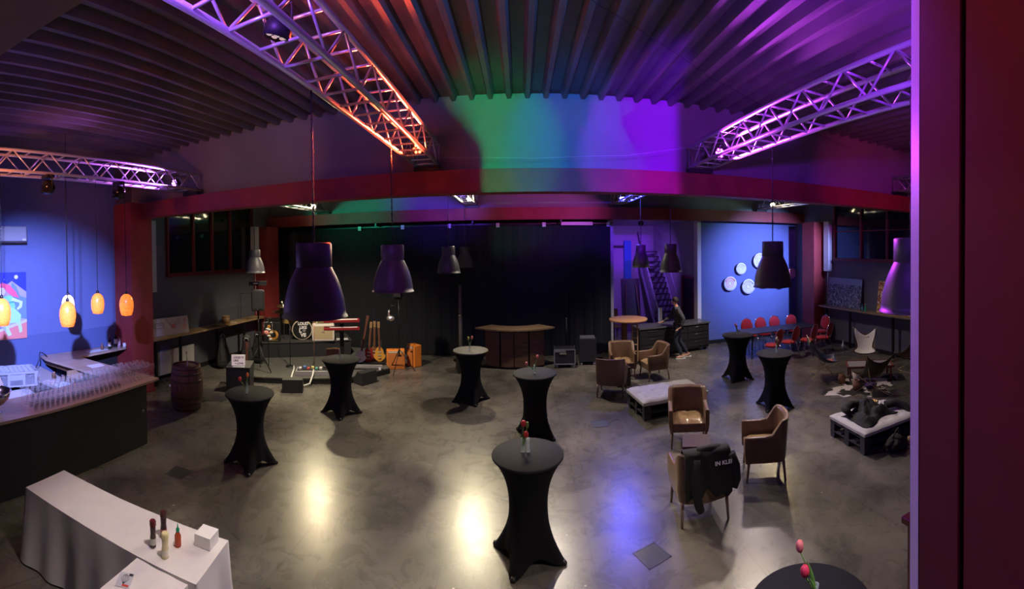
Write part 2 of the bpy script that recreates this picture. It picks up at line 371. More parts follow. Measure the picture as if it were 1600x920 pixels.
# red columns
def column(n, x0, x1, y0, y1, z1=4.1):
    b = MB(); b.box(((x0+x1)/2, (y0+y1)/2, z1/2), (x1-x0, y1-y0, z1)); b.box(((x0+x1)/2, (y0+y1)/2, 0.03), (x1-x0+.06, y1-y0+.06, .06))
    struct(b.build(n, redpaint))
column('trim_5', -8.4, -7.75, 6.05, 6.68, 4.45)
column('trim_6', -8.4, -7.85, 11.7, 12.4, 4.1)
column('trim_7', 9.22, 9.71, 11.3, 11.95, 4.1)
# dark soffit of the gallery ceiling, top left
sb = mat('brown_soffit', (0.30, 0.19, 0.18), 0.8, noise=0.1)
struct(MB().prism([(-9, -2.4), (-0.3, -2.4), (-0.3, 1.0), (-1.19, .794), (-1.75, .654), (-9, -1.15)], 4.12, 4.42).build('trim_8', sb))
# near red pillar, right
b = MB()
b.prism([(.95, .707), (1.003, .772), (1.25, .776), (1.25, .581), (.95, .581)], 0, 5.55)
struct(MB().prism([(.949, .709), (.951, .712), (1.006, .779), (1.002, .779)], 0, 5.55).build('trim_11', mat('pale_lilac_edge_paint', (.42, .42, .50), .5)))
b.prism([(1.02, .60), (1.02, .50), (1.25, .50), (1.25, .60)], 0, 5.55)
b.prism([(.95, .562), (.95, -.6), (1.25, -.6), (1.25, .562)], 0, 5.55)
struct(b.build('trim_9', mat('deep_red_pillar_paint', (0.17, 0.022, 0.045), 0.7, noise=0.08, nscale=2)))
struct(MB().box((-8.37, 9.2, 0.06), (0.03, 5.0, 0.12)).build('baseboard_left', black))
struct(MB().box((9.69, 6.3, 0.06), (0.03, 10.0, 0.12)).build('baseboard_right', black))
struct(MB().box((7.75, 12.985, 0.06), (3.9, 0.03, 0.12)).build('baseboard_back', black))
# windows: red steel frames, black night glass
paneg = mat('night_glass', (0.01, 0.012, 0.014), 0.06, spec=0.9)
def window(name, x, side, y0, y1, z0, z1, bars, hbar=None):
    b = MB(); f = 0.07
    for y in [y0, y1] + list(bars): b.box((x+side*.03, y, (z0+z1)/2), (0.10, f, z1-z0))
    b.box((x+side*.03, (y0+y1)/2, z0), (0.12, y1-y0+f, f)); b.box((x+side*.03, (y0+y1)/2, z1), (0.12, y1-y0+f, f))
    if hbar: b.box((x+side*.03, (y0+y1)/2, hbar), (0.06, y1-y0, .03))
    o = struct(b.build(name, mat('window_red_steel', (0.15, 0.012, 0.018), 0.45)))
    ys = [y0] + sorted(bars) + [y1]
    for a, c in zip(ys, ys[1:]): MB().box((x+side*.01, (a+c)/2, (z0+z1)/2), (0.012, c-a-f, z1-z0-f)).build('pane', paneg, o)
    MB().box((x+side*.07, (y0+y1)/2, z0-.05), (0.16, y1-y0+.1, .03)).build('sill', mat('window_red_steel', (0,)*3), o)
    return o
window('window_1', -8.4, 1, 7.75, 11.55, 2.70, 4.9, [8.75, 9.55, 10.4])
window('window_2', 9.71, -1, 6.4, 10.75, 2.84, 4.9, [7.4, 8.4, 9.5], 3.75)
# door in the stair wall
dr = MB(); 
for y in (13.35, 14.45): dr.box((5.74, y, 1.1), (0.10, .09, 2.2))
dr.box((5.74, 13.9, 2.2), (0.10, 1.19, .09))
o = struct(dr.build('door_1', mat('door_red_frame', (0.22, 0.01, 0.02), 0.4)))
MB().box((5.75, 13.9, 1.08), (0.04, 1.0, 2.15)).build('door_leaf', black, o)
MB().tube([(5.70, 14.3, 1.05), (5.70, 14.18, 1.05)], .012).build('door_handle', chrome, o)
# vertical white rain pipes / shade boxes
def duct(label, x, y, z0, z1, s):
    t = thing('shade_box', label, 'pipe', (x, y, z0), 0, None)
    MB().box((0, 0, (z1-z0)/2), (.17, .26, z1-z0)).build('cover', mat('off_white_metal', (0.6, 0.6, 0.62), 0.5), t, bevel=.012)
    MB().box((0, 0, -.008), (.19, .22, .03)).build('end_cap', white, t)
    MB().tube([(0, 0, 0), (0, .02, -(z0-1.2))], .008, 6).build('cord', white, t)
duct('white vertical casing on the left wall beside the large red column', -8.24, 7.05, 2.32, 4.1, 1)
duct('white vertical casing on the left wall above the black loudspeaker', -8.2, 11.5, 2.7, 4.1, 1)
duct('pale vertical casing on the right wall next to the city picture', 9.58, 11.0, 2.45, 4.1, -1)

# ---------------------------------------------------------------- trusses
def make_truss(label, x, y0, y1, step, fine=True):
    t = thing('lighting_truss', label, 'truss', (x, y0, ZB), 0, 'aluminium box trusses under the roof')
    w_, h_ = .34, .32; L = y1-y0
    cs = [(-w_/2, 0), (w_/2, 0), (-w_/2, h_), (w_/2, h_)]
    me = MB()
    for i, (cx, cz) in enumerate(cs):
        MB().tube([(cx, 0, cz+.025), (cx, L, cz+.025)], .025, 10).build('chord', alu, t)
    n = int(L/step)
    def br(a, c, nm, src=[None]):
        MB().tube([a, c], .012 if fine else .013, 6).build(nm, alu, t)
    for k in range(n+1):
        y = min(k*step, L-.02)
        br((-w_/2, y, .025), (w_/2, y, .025), 'rung'); br((-w_/2, y, h_+.025), (w_/2, y, h_+.025), 'rung')
    for k in range(n):
        y = k*step; up = k % 2
        for sx in (-w_/2, w_/2):
            br((sx, y, .025+(h_ if up else 0)), (sx, y+step, .025+(0 if up else h_)), 'diagonal')
    if y1 > 5: MB().box((0, L-.08, -.033), (.40, .12, .066)).build('foot_plate', black, t)
    if not fine: MB().box((0, .06, -.033), (.40, .12, .066)).build('foot_plate', black, t)
    for yy in (0.015, L-.015):
        MB().tube([(-w_/2, yy, .025), (w_/2, yy, .025), (w_/2, yy, h_+.025), (-w_/2, yy, h_+.025)], .02, 8, closed=True).build('end_frame', alu, t)
    return t
make_truss('near aluminium truss above the bar, lit violet and orange', TX[0], 0.3, 6.50, .31)
make_truss('near aluminium truss lit red and orange above the big lamp shade', TX[1], 0.1, 6.50, .31)
make_truss('near aluminium truss lit bright magenta, second from the right', TX[2], 0.1, 6.50, .31)
make_truss('near truss end glimpsed beside the red pillar, rightmost', TX[3], 3.0, 6.50, .31)
for i, l in enumerate(('far truss above the drum kit, warm white light in its end', 'far truss lit pink above the middle of the curtain', 'far truss glowing blue left of the staircase', 'far truss lit yellow above the wall of plates')):
    make_truss(l, TX[i], 6.66, 12.56, .40, False)
# thin steel cables
def cable(label, pts, r=.004, m=None, name='steel_cable', cat='cable'):
    P = []
    for a, c in zip(pts, pts[1:]):
        for k in range(6): P.append(Vector(a).lerp(Vector(c), k/6))
    P.append(Vector(pts[-1]))
    return tag(MB().tube(P, r, 5).build(name, m or mat('grey_cable', (.35, .35, .35), .5)), label, cat)
cable('thin cable strung level between the two middle truss ends', [(-1.2, 6.2, 4.60), (.2, 6.3, 4.57), (1.6, 6.25, 4.63), (2.75, 5.9, 4.78), (2.75, 4.6, 4.84)])
cable('thin cable sagging under the corrugated ceiling across the middle of the room', [(-1.3, 1.6, 5.2), (-.4, 2.6, 5.30), (.7, 3.75, 5.4), (2.4, 5.0, 5.42), (4.4, 6.0, 5.4), (6.3, 6.5, 5.3)], .003, black)
# ---------------------------------------------------------------- hanging factory lamps on chains
shadem = mat('dark_grey_lamp_enamel', (0.065, 0.06, 0.068), 0.45)
inner = mat('white_lamp_inside', (0.7, 0.7, 0.7), 0.5)
def chain_mesh(L, parent, m=blackm, step=.042):
    b = MB(); n = int(L/step)
    for i in range(n):
        z = i*step; ps = []
        for k in range(8):
            a = 2*PI*k/8; u = math.cos(a)*.009; v = math.sin(a)*.027
            ps.append((u, 0, z+v) if i % 2 else (0, u, z+v))
        b.tube(ps, .0035, 4, closed=True)
    b.tube([(.004*math.sin(i*1.1), .004*math.cos(i*.9), i*L/10) for i in range(11)], .0035, 5)
    return b.build('chain', m, parent)
def factory_lamp(label, x, y, z0=2.74, h=.58, d=.50, zt=ZB, bulb=False):
    t = thing('pendant_lamp', label, 'hanging lamp', (x, y, z0), random.random()*3, 'grey factory pendant lamps')
    R = d/2; n = R*.56
    body = [(R+.012, 0), (R+.008, .012), (R, .012), (R*.985, .06), (R*.93, .15), (R*.83, .24), (R*.72, .31), (R*.62, .36), (n, .39)]
    inn = [(n*.95, .385), (R*.70, .30), (R*.92, .14), (R*.985, .012), (R+.012, 0)]
    MB().lathe(body, n=40).build('shade', shadem, t)
    MB().lathe(inn, n=40).build('shade_lining', inner, t)
    MB().lathe([(n, .388), (n+.003, .395), (n+.003, h-.012), (n-.008, h), (0, h)], n=36).build('neck', shadem, t)
    MB().lathe([(.02, .34), (.035, .30), (.045, .24), (.03, .19), (0, .18)], n=16).build('bulb', mat('frosted_bulb', (.7, .68, .62), .3), t)
    c = chain_mesh(zt-z0-h+.02, t); c.location = (0, 0, h)
    return t
factory_lamp('largest and nearest grey bell lamp, hanging in front of the drum kit', -1.57, 3.0)
factory_lamp('second grey bell lamp on a chain, above the tripod stand', -1.57, 5.10)
factory_lamp('left one of the two small grey bell lamps hanging before the black curtain', -1.57, 9.25)
factory_lamp('smaller right one of the pair of lamps before the black curtain', -1.57, 12.0)
factory_lamp('small grey bell lamp hanging above the black loudspeaker on the left', -6.32, 8.85)
factory_lamp('violet lit bell lamp hanging in front of the staircase', 3.04, 10.55, d=.44)
factory_lamp('dim bell lamp hanging right of the staircase', 3.04, 8.33, d=.45)
factory_lamp('dark purple bell lamp in front of the wall plates', 3.04, 4.56, d=.48)
factory_lamp('large purple bell lamp half hidden by the red pillar', 2.70, 2.10, d=.48)

# orange woven glass pendants over the bar
orangeg = mat('amber_crackle_glass', (0.9, 0.28, 0.04), 0.3, emit=(1.0, 0.22, 0.02), es=.9)
nt = orangeg.node_tree; pb = nt.nodes['Principled BSDF']
tc = nt.nodes.new('ShaderNodeTexCoord'); vo = nt.nodes.new('ShaderNodeTexVoronoi'); vo.inputs['Scale'].default_value = 60
cr = nt.nodes.new('ShaderNodeValToRGB'); cr.color_ramp.elements[0].color = (1.0, 0.42, 0.07, 1); cr.color_ramp.elements[1].color = (0.75, 0.10, 0.0, 1); cr.color_ramp.elements[1].position = .7
nt.links.new(tc.outputs['Object'], vo.inputs['Vector']); nt.links.new(vo.outputs['Distance'], cr.inputs[0]); nt.links.new(cr.outputs[0], pb.inputs['Emission Color'])
def egg_pendant(label, x, y, z, pale=False, sc=1.0):
    t = thing('egg_pendant', label, 'hanging lamp', (x, y, z), 0, 'glowing egg pendants over the bar')
    prof = [(.075, -.20), (.10, -.195), (.125, -.12), (.138, -.02), (.132, .07), (.105, .15), (.06, .195), (.02, .21)]
    m = mat('milky_shade', (.8, .75, .72), .4, emit=(1, .75, .6), es=.9) if pale else orangeg
    MB().lathe([(r*sc, q*sc) for r, q in prof], n=28).build('glass_shade', m, t)
    MB().ell((0, 0, .0), (.022, .022, .055), 12).build('bulb', mat('warm_bulb', (1, .7, .4), .3, emit=(1, .55, .2), es=8), t)
    MB().lathe([(.02, .205*sc), (.028, .215*sc), (.026, .25*sc), (0, .27*sc)], n=12).build('cap', blackm, t)
    c = chain_mesh((5.62 if pale else ZB)-z-.26*sc+.01, t, step=.03); c.location = (0, 0, .26*sc); c.scale = (.7, .7, 1.0)
    ld = bpy.data.lights.new('glow', 'POINT'); ld.energy = 1.6; ld.color = (1, .42, .12); ld.shadow_soft_size = .03
    lo = bpy.data.objects.new('glow', ld); C.objects.link(lo); lo.parent = t; lo.location = (0, 0, -.26)
    return t
egg_pendant('glowing orange egg pendant at the left edge of the picture', -6.02, 2.26, 2.42)
egg_pendant('glowing orange egg pendant with a pale lamp right behind it', -6.08, 3.42, 2.30)
egg_pendant('middle orange egg pendant, hanging from the dark violet chain', -6.16, 4.06, 2.42, sc=.85)
egg_pendant('orange egg pendant hanging in front of the red column', -6.08, 4.62, 2.36, sc=.93)
egg_pendant('pale egg pendant peeping out from behind an orange one', -7.0, 3.95, 2.33, pale=True, sc=.9)
# mirror heads under the bar truss
def scanner(label, x, y, z):
    t = thing('moving_head', label, 'stage light', (x, y, z), 0, 'dark lights hanging under the bar truss')
    gl = mat('glossy_black_plastic', (.01, .01, .012), .12)
    MB().ell((0, 0, -.02), (.13, .11, .12), 18).build('head', gl, t)
    MB().box((0, 0, .14), (.2, .14, .05)).build('base', black, t, bevel=.01)
    MB().tube([(-.14, 0, -.05), (-.14, 0, .15), (.14, 0, .15), (.14, 0, -.05)], .014, 6).build('yoke', black, t)
    MB().lathe([(0, 0), (.06, 0), (.065, -.03), (.05, -.035)], c=(0, -.08, -.08), n=16).build('lens', gl, t)
scanner('glossy dark light head under the truss, left of two over the bar', -5.98, 3.05, 4.35)
scanner('glossy dark light head under the truss nearest the red column', -5.98, 4.42, 4.35)

# ---------------------------------------------------------------- cocktail tables
cloth = mat('black_stretch_fabric', (0.009, 0.009, 0.012), 0.85, spec=.12, noise=.1, nscale=30)
clotht = mat('black_top_fabric', (0.02, 0.02, 0.023), 0.8, spec=.2, noise=.08, nscale=60)
def cocktail(label, x, y, rz, topm=clotht):
    t = thing('cocktail_table', label, 'bar table', (x, y, 0), rz, 'bar tables in black stretch covers')
    def fn(u, v):
        a = 2*PI*u; c4 = abs(math.cos(2*a)); z0 = .005+.105*(math.sin(2*a)**2)**.8
        z = z0+(1.068-z0)*v
        top = .375; waist = .205; foot = .27+.15*c4**6
        zz = z/1.068
        if zz > .5: s_ = (zz-.5)/.5; r = waist+(top-waist)*(s_**2.3)
        else: s_ = (.5-zz)/.5; r = waist+(foot-waist)*(s_**1.9)
        r *= 1+.02*math.cos(4*a)*(1-abs(zz-.5))
        return Vector((r*math.cos(a), r*math.sin(a), z))
    MB().grid(fn, 64, 20, close_u=True).build('cover', cloth, t)
    MB().lathe([(.374, 1.058), (.382, 1.066), (.382, 1.080), (.374, 1.088), (0, 1.088)], n=56).build('tabletop', topm, t)
    MB().lathe([(.03, .02), (.03, 1.05)], n=12).build('post', blackm, t)
    for k in range(4):
        MB().lathe([(0, 0), (.028, 0), (.032, .02), (.02, .04), (0, .045)], c=(.395*math.cos(k*PI/2), .395*math.sin(k*PI/2), 0), n=10).build('foot', black, t)
    return t
greytop = mat('grey_top_fabric', (0.085, 0.08, 0.075), 0.7, noise=.06)
CT = [('nearest whole bar table in a black stretch cover, centre foreground', .05, 4.51, 1.15, clotht),
      ('black covered bar table with a paler grey top, left of the curved counter', -1.1, 9.14, .35, greytop),
      ('black covered bar table standing behind the nearest one', .22, 7.44, .9, clotht),
      ('black covered bar table on the left beside the barrel', -3.94, 5.32, .55, clotht),
      ('black covered bar table in front of the guitar stand', -3.54, 7.85, .35, clotht),
      ('black covered bar table against the dining table, farther of the right pair', 5.11, 9.24, .75, clotht),
      ('black covered bar table, nearer of the right hand pair', 4.87, 7.24, .6, clotht),
      ('bar table cut off by the bottom edge, only its dark round top showing', 1.58, 1.97, .3, clotht)]
for c in CT: cocktail(*c)
# tulips in small glasses
vg = mat('vase_glass', (.75, .85, .85), .06, alpha=.35, spec=.8)
stemm = mat('tulip_green', (.16, .38, .08), .5); 
def vase(label, x, y, z, flowers, rz=0, two=False, h=.15, group='tulips in glasses on the bar tables'):
    t = thing('flower_vase', label, 'flower vase', (x, y, z), rz, group)
    for k in range(2 if two else 1):
        cx = k*.055
        MB().lathe([(0, .004), (.022, .004), (.024, .01), (.018, h*.5), (.016, h*.8), (.019, h), (.016, h), (.013, h*.8), (.014, .02), (0, .018)], c=(cx, 0, 0), n=16).build('glass', vg, t)
    for (dx, dy, hz, col, op) in flowers:
        pts = [(0, 0, .02), (dx*.25, dy*.25, hz*.45), (dx*.7, dy*.7, hz*.8), (dx, dy, hz)]
        MB().tube(pts, .0035, 6).build('stem', stemm, t)
        fm = mat('tulip_%02d%02d%02d' % tuple(int(c*99) for c in col), col, .5)
        b = MB()
        for q in range(5):
            a = 2*PI*q/5
            b.ell((dx+.009*math.cos(a), dy+.009*math.sin(a), hz+.028), (.014+op, .014+op, .034), 8)
        b.build('bloom', fm, t)
        b = MB(); b.grid(lambda u, v: Vector((dx*.4*v+.022*math.sin(PI*v)*(u-.5)+dx*.3*v*v, dy*.4*v+.03*v*v-.04*v, .04+hz*.75*v)), 3, 6); b.build('leaf', stemm, t, solid=.0015)
    return t
RED = (.75, .06, .06); ORG = (.85, .22, .06); PNK = (.85, .25, .25); CRM = (.8, .55, .4)
vase('two red tulips in twin glasses on the nearest whole bar table', .0, 4.53, 1.089, [(.01, .02, .27, RED, .004), (.035, -.02, .17, RED, .004), (.05, .03, .25, (.2, .42, .1), -.006)], two=True)
vase('two tulips on the grey topped bar table', -1.11, 9.1, 1.089, [(-.03, 0, .23, (.6, .6, .1), 0), (.05, 0, .24, PNK, 0)])
vase('drooping pink tulip and an upright one on the bar table behind the nearest', .22, 7.4, 1.089, [(-.14, .0, .14, PNK, 0), (.05, 0, .26, PNK, 0)])
vase('orange and red tulips on the bar table beside the barrel', -3.96, 5.28, 1.089, [(-.11, -.03, .18, RED, .003), (.0, .02, .25, ORG, 0)])
vase('small tulip glass on the bar table by the guitar stand', -3.56, 7.85, 1.089, [(-.01, 0, .13, (.35, .12, .08), -.003)], h=.17)
vase('pale tulips on the farther bar table of the right pair', 5.1, 9.24, 1.089, [(-.05, 0, .22, PNK, 0), (-.015, 0, .18, PNK, 0)])
vase('cream tulips on the nearer bar table of the right pair', 4.9, 7.22, 1.089, [(.0, 0, .25, CRM, 0), (.03, 0, .22, CRM, .0), (.015, 0, .27, (.3, .4, .15), -.004)])
vase('coral tulip and crimson tulip on the cut off table at the bottom edge', 1.62, 1.97, 1.089, [(-.10, .03, .36, PNK, .002), (-.085, .0, .22, (.75, .05, .12), .006)], two=False, h=.13)

# ---------------------------------------------------------------- leather tub armchairs
leather = mat('bronze_brown_leather', (0.15, 0.088, 0.055), 0.36, noise=.25, nscale=3, bump=.15, bscale=12, coat=.1)
seatm = mat('shiny_bronze_seat_leather', (0.30, 0.20, 0.11), 0.2, noise=.3, nscale=9, bump=.9, bscale=14, coat=.3)
legm = mat('taupe_leg_wood', (0.18, 0.13, 0.10), 0.45)
def make_armchair():
    t = thing('armchair', 'x', 'armchair')
    W, D, r, th = .33, .30, .14, .07        # half width, half depth (front at -Y)
    path = [(-W, -D)]
    for k in range(5): path.append((-W, -D+(2*D-r)*(k+1)/5))
    for k in range(1, 7): a = PI-k*PI/12; path.append((-W+r+r*math.cos(a), D-r+r*math.sin(a)))
    for k in range(1, 4): path.append((-W+r+(2*W-2*r)*k/4, D+.03*math.sin(PI*k/4)))
    path += [(-x, y) for x, y in path[::-1]][1:] if False else []
    left = path; right = [(-x, y) for x, y in path[:11]][::-1]
    path = left + [(W-r, D)] + [p for p in right if p != (W-r, D)]
    # arc-length and heights
    ds = [0]
    for a, b_ in zip(path, path[1:]): ds.append(ds[-1]+math.hypot(a[0]-b_[0], a[1]-b_[1]))
    Lt = ds[-1]
    def hgt(s_):
        f = min(s_, Lt-s_)
        if f < .30: return .635+.01*f
        k = min(1, (f-.34)/.15) if f > .34 else 0; k = k*k*(3-2*k); return .638+.215*k
    b = MB(); rows = []
    n = len(path)
    for i, (x, y) in enumerate(path):
        a = path[max(i-1, 0)]; c = path[min(i+1, n-1)]; d = Vector((c[0]-a[0], c[1]-a[1])).normalized(); nx, ny = -d.y, d.x   # left normal
        if nx*x+ny*y < 0: nx, ny = -nx, -ny
        h = hgt(ds[i]); o = Vector((x, y)); inn = o-Vector((nx, ny))*th
        lean = .05*max(0, (h-.6)/.25)*(1 if y > 0 else 0)
        pr = [(x*.94, y*.95, .27), (x*.99, y*.99, .40), (x, y+lean*.5, h-.03), (x-nx*.012, y-ny*.012+lean, h), (inn.x+nx*.012, inn.y+ny*.012+lean, h), (inn.x, inn.y+lean*.5, h-.03), (inn.x, inn.y, .40), (inn.x, inn.y, .27)]
        rows.append([b.bm.verts.new(p) for p in pr])
    for A, B in zip(rows, rows[1:]):
        for j in range(8):
            f = b.bm.faces.new((A[j], A[(j+1) % 8], B[(j+1) % 8], B[j])); f.smooth = True
    b.bm.faces.new(rows[0]); b.bm.faces.new(rows[-1][::-1])
    b.build('tub_shell', leather, t, bevel=.008)
    MB().box((0, -.01, .34), (.54, .54, .15)).build('seat_base', leather, t, bevel=.02)
    b = MB()
    def seat(u, v):
        x = -.25+.5*u; y = -.275+.5*v
        e = min(1, 6*min(u, 1-u))*min(1, 5*min(v, 1-v)); q = math.sin(math.pi/2*e)
        return Vector((x, y, .41+.055*q+.004*math.sin(31*x)*math.sin(23*y)-.012*math.exp(-(x/.02)**2)))
    b.grid(seat, 26, 22); b.build('seat_cushion', seatm, t)
    for sx, sy in ((-1, -1), (1, -1), (-1, 1), (1, 1)):
        MB().tube([(sx*.275, sy*.24, .28), (sx*.285, sy*.27, 0)], [.024, .014], 8).build('leg', legm, t)
    return t
ac = make_armchair()
ARM = [('tub armchair facing the camera in front of the pallet bench, shiny seat', 2.70, 6.60, face(-.32, -.95)),
       ('brown leather armchair facing the camera, in the far group by the wooden round table', 2.50, 10.45, face(-.10, -1)),
       ('leather armchair with its back to the camera in the far group, blue reflex on it', 1.98, 9.28, face(.35, .94)),
       ('leather armchair seen from the side behind the white pallet bench', 3.25, 10.15, face(-1, -.12)),
       ('lone tub armchair turned to the left, right of the sweater chair', 3.30, 5.20, face(-.88, .42)),
       ('tub armchair seen from behind with a black sweater hung over it', 2.10, 4.80, face(.12, 1))]
for i, (l, x, y, rz) in enumerate(ARM):
    if i == 0: ac.location = (x, y, 0); ac.rotation_euler = (0, 0, rz); ac['label'] = l
    else: dup(ac, (x, y, 0), rz, l)
# sweater over the back of the last one
sw = thing('sweater', 'black hooded sweater with white letters hung over the nearest armchair back', 'sweater', (2.10, 4.80, 0), face(.12, 1))
swm = mat('black_jersey', (.008, .008, .009), .85, sheen=.03, bump=.3, bscale=20)
def drape(u, v):
    # u across the chair back (x), v from inside top over to outside bottom; the back is at local +Y
    x = .24-.56*u; s_ = v
    edge = .04*math.sin(9*u)+.03*math.sin(21*u)
    if s_ < .22: y = .22; z = .60+.275*(s_/.22)
    elif s_ < .34: a = (s_-.22)/.12*PI; y = .295-.08*math.cos(a); z = .875+.03*math.sin(a)
    else: k = (s_-.34)/.66; y = .378+.03*math.sin(k*2.2)+.014*math.sin(14*u+4*k); z = .875-(.46+edge)*k
    return Vector((-x-.04, y+(.03*mnoise.fractal(Vector((x*7, z*3, 1)), 1, 2, 4) if s_ > .3 else 0), z))
MB().grid(drape, 60, 60).build('body', swm, sw, solid=.012)
MB().tube([(.14, .39, .84), (.18, .42, .70), (.16, .43, .50), (.12, .42, .30), (.10, .42, .26)], [.05, .06, .055, .05, .045], 12).build('sleeve', swm, sw)
MB().tube([(-.28, .38, .85), (-.33, .40, .70), (-.34, .41, .55), (-.30, .42, .46)], [.05, .055, .05, .045], 12).build('sleeve', swm, sw)
MB().tube([(-.16, .27, .89), (-.04, .33, .91), (.09, .30, .90), (.05, .24, .87), (-.08, .22, .87)], .04, 10, closed=True).build('hood', swm, sw)
text('lettering', 'IN KLEI', .066, mat('white_print', (.8, .8, .8), .6), sw, (-.17, .432, .775), (PI/2, 0, PI), .001, bold=.002)

# small dark cube tables
def cube(label, x, y, rz, s_=.40, h=.42):
    t = thing('cube_table', label, 'side table', (x, y, 0), rz, None)
    m = wood_mat('dark_stained_side', (0.045, 0.03, 0.028), (0.075, 0.05, 0.042), .45)
    MB().box((0, 0, h/2), (s_, s_, h)).build('body', m, t, bevel=.006)
    MB().box((0, 0, h+.008), (s_+.006, s_+.006, .016)).build('top', mat('brown_leatherette', (.07, .045, .04), .4), t, bevel=.004)
cube('dark brown cube table between the near armchairs', 2.46, 5.70, math.radians(-22))
cube('dark brown cube table under the far armchairs', 2.34, 9.86, math.radians(8), .34)

# ---------------------------------------------------------------- pallet benches
palm = mat('black_stained_pallet_wood', (0.028, 0.03, 0.038), 0.65, noise=.3, nscale=14)
def pallet(label, x, y, z, rz, L, W, group):
    t = thing('pallet', label, 'pallet', (x, y, z), rz, group)
    for i in range(5): MB().box((0, -W/2+.06+i*(W-.12)/4, .133), (L, .115, .022)).build('deck_board', palm, t)
    for i in range(3):
        MB().box((0, -W/2+.06+i*(W-.12)/2, .011), (L, .10, .022)).build('runner', palm, t)
        MB().box((-L/2+.06+i*(L-.12)/2, 0, .111), (.12, W, .022)).build('stringer', palm, t)
        for j in range(3): MB().box((-L/2+.07+i*(L-.14)/2, -W/2+.06+j*(W-.12)/2, .061), (.14, .11, .078)).build('block', palm, t)
    return t
mattm = mat('grey_white_mattress_fabric', (.45, .44, .45), .85, noise=.08, nscale=10, bump=.3, bscale=60)
def mattress(label, x, y, z, rz, L, W, H, m=mattm):
    t = thing('mattress', label, 'mattress', (x, y, z), rz)
    def top(u, v):
        x_ = -L/2+L*u; y_ = -W/2+W*v
        e = min(1, 12*min(u, 1-u))*min(1, 9*min(v, 1-v)); q = math.sqrt(max(0, e))
        tu = sum(math.exp(-(((u-(i+.5)/5)*L)**2+((v-(j+.5)/3)*W)**2)/.0025) for i in range(5) for j in range(3))
        return Vector((x_, y_, H*.55+H*.45*q-.02*tu+.004*math.sin(20*x_)))
    MB().grid(top, 60, 36).build('top_cover', m, t)
    b = MB(); b.prism([(-L/2, -W/2), (L/2, -W/2), (L/2, W/2), (-L/2, W/2)], 0, H*.56); b.build('side', m, t, bevel=.01)
    return t
r1 = math.radians(7)
pallet('lower black pallet of the white cushioned bench in the middle', 2.87, 8.14, 0, r1, 1.36, .84, 'pallets of the two benches')
pallet('upper black pallet right under the tufted white mattress', 2.87, 8.14, .144, r1, 1.36, .84, 'pallets of the two benches')
mattress('white tufted mattress on the middle pallet bench', 2.87, 8.14, .289, r1, 1.42, .9, .115)
r2 = math.radians(-6)
pallet('lower black pallet of the bench with clothes beside the red pillar', 5.42, 4.98, 0, r2, 1.25, .92, 'pallets of the two benches')
pallet('upper black pallet under the clothes strewn mattress', 5.42, 4.98, .144, r2, 1.25, .92, 'pallets of the two benches')
mattress('flat grey white mattress under a heap of black clothes', 5.42, 4.98, .289, r2, 1.27, .95, .09)
# heap of black clothes
clm = mat('black_crumpled_jacket', (.007, .007, .008), .8, sheen=.03)
hp = thing('jacket', 'crumpled black jacket heaped on the right pallet bench', 'jacket', (5.30, 5.02, .375), .1)
random.seed(3)
def heap(u, v):
    x_ = -.42+.84*u; y_ = -.30+.62*v
    e = min(1, 5*min(u, 1-u))*min(1, 5*min(v, 1-v))
    return Vector((x_+.05*math.sin(7*y_), y_+.05*math.sin(9*x_+1), .005+e*(.10+.045*math.sin(13*x_+5*y_)+.04*math.sin(17*y_-6*x_)+.02*math.sin(40*x_*y_)+.06*mnoise.fractal(Vector((x_*6, y_*6, 3)), 1, 2, 4))))
MB().grid(heap, 70, 56).build('body', clm, hp, solid=.01)
MB().tube([(.34, -.10, .09), (.50, -.20, .10), (.58, -.36, .06), (.56, -.48, -.04), (.50, -.53, -.20), (.46, -.55, -.33)], [.07, .075, .06, .06, .06, .05], 12).build('sleeve', clm, hp)
MB().tube([(-.35, .15, .10), (-.30, .28, .11), (-.1, .33, .12), (.1, .30, .1)], [.05, .07, .07, .05], 12).build('collar', clm, hp)
bg = thing('bag', 'soft black bag slumped on the floor against the right pallet bench', 'bag', (5.22, 4.36, 0), .2)
def bagf(u, v):
    a = 2*PI*u; r = .17*math.sin(PI*min(1, .08+v*.92))**.6*(1+.12*math.sin(3*a)+.08*math.sin(5*a+9*v))
    r *= 1+.25*mnoise.fractal(Vector((3*math.cos(a), 3*math.sin(a), 4*v)), 1, 2, 3)
    return Vector((r*math.cos(a)*1.2, r*math.sin(a)*.8, .26*v))
MB().grid(bagf, 48, 26, close_u=True).build('body', clm, bg); MB().tube([(-.1, 0, .22), (-.04, -.03, .33), (.06, -.02, .34), (.12, 0, .22)], .012, 6).build('strap', clm, bg)
for k, (x, y) in enumerate(((5.53, 4.22), (5.66, 4.24))):
    t = thing('shoe', ('left' if k == 0 else 'right')+' gold buckled shoe standing on the floor before the right pallet bench', 'shoe', (x, y, 0), .3+k*.3, 'pair of gold shoes')
    gm = mat('gold_leather', (.7, .5, .28), .3, .5)
    b = MB(); b.ell((0, -.02, .035), (.038, .11, .034), 14); b.build('upper', gm, t); MB().tube([(0, .07, .03), (0, .085, .14)], [.035, .03], 12).build('shaft', gm, t); MB().box((0, .075, .015), (.03, .03, .03)).build('heel', black, t)
st = thing('plate', 'plate of yellow and green snacks on the right pallet bench', 'plate', (5.72, 5.30, .385), 0)
MB().lathe([(0, 0), (.08, 0), (.14, .02), (.13, .024), (0, .008)], n=24).build('dish', white, st)
b = MB(); random.seed(5)
for i in range(8): b.ell((random.uniform(-.06, .06), random.uniform(-.06, .06), .035), (.03, .025, .025), 8)
b.build('food', mat('yellow_food', (.75, .55, .15), .6), st)
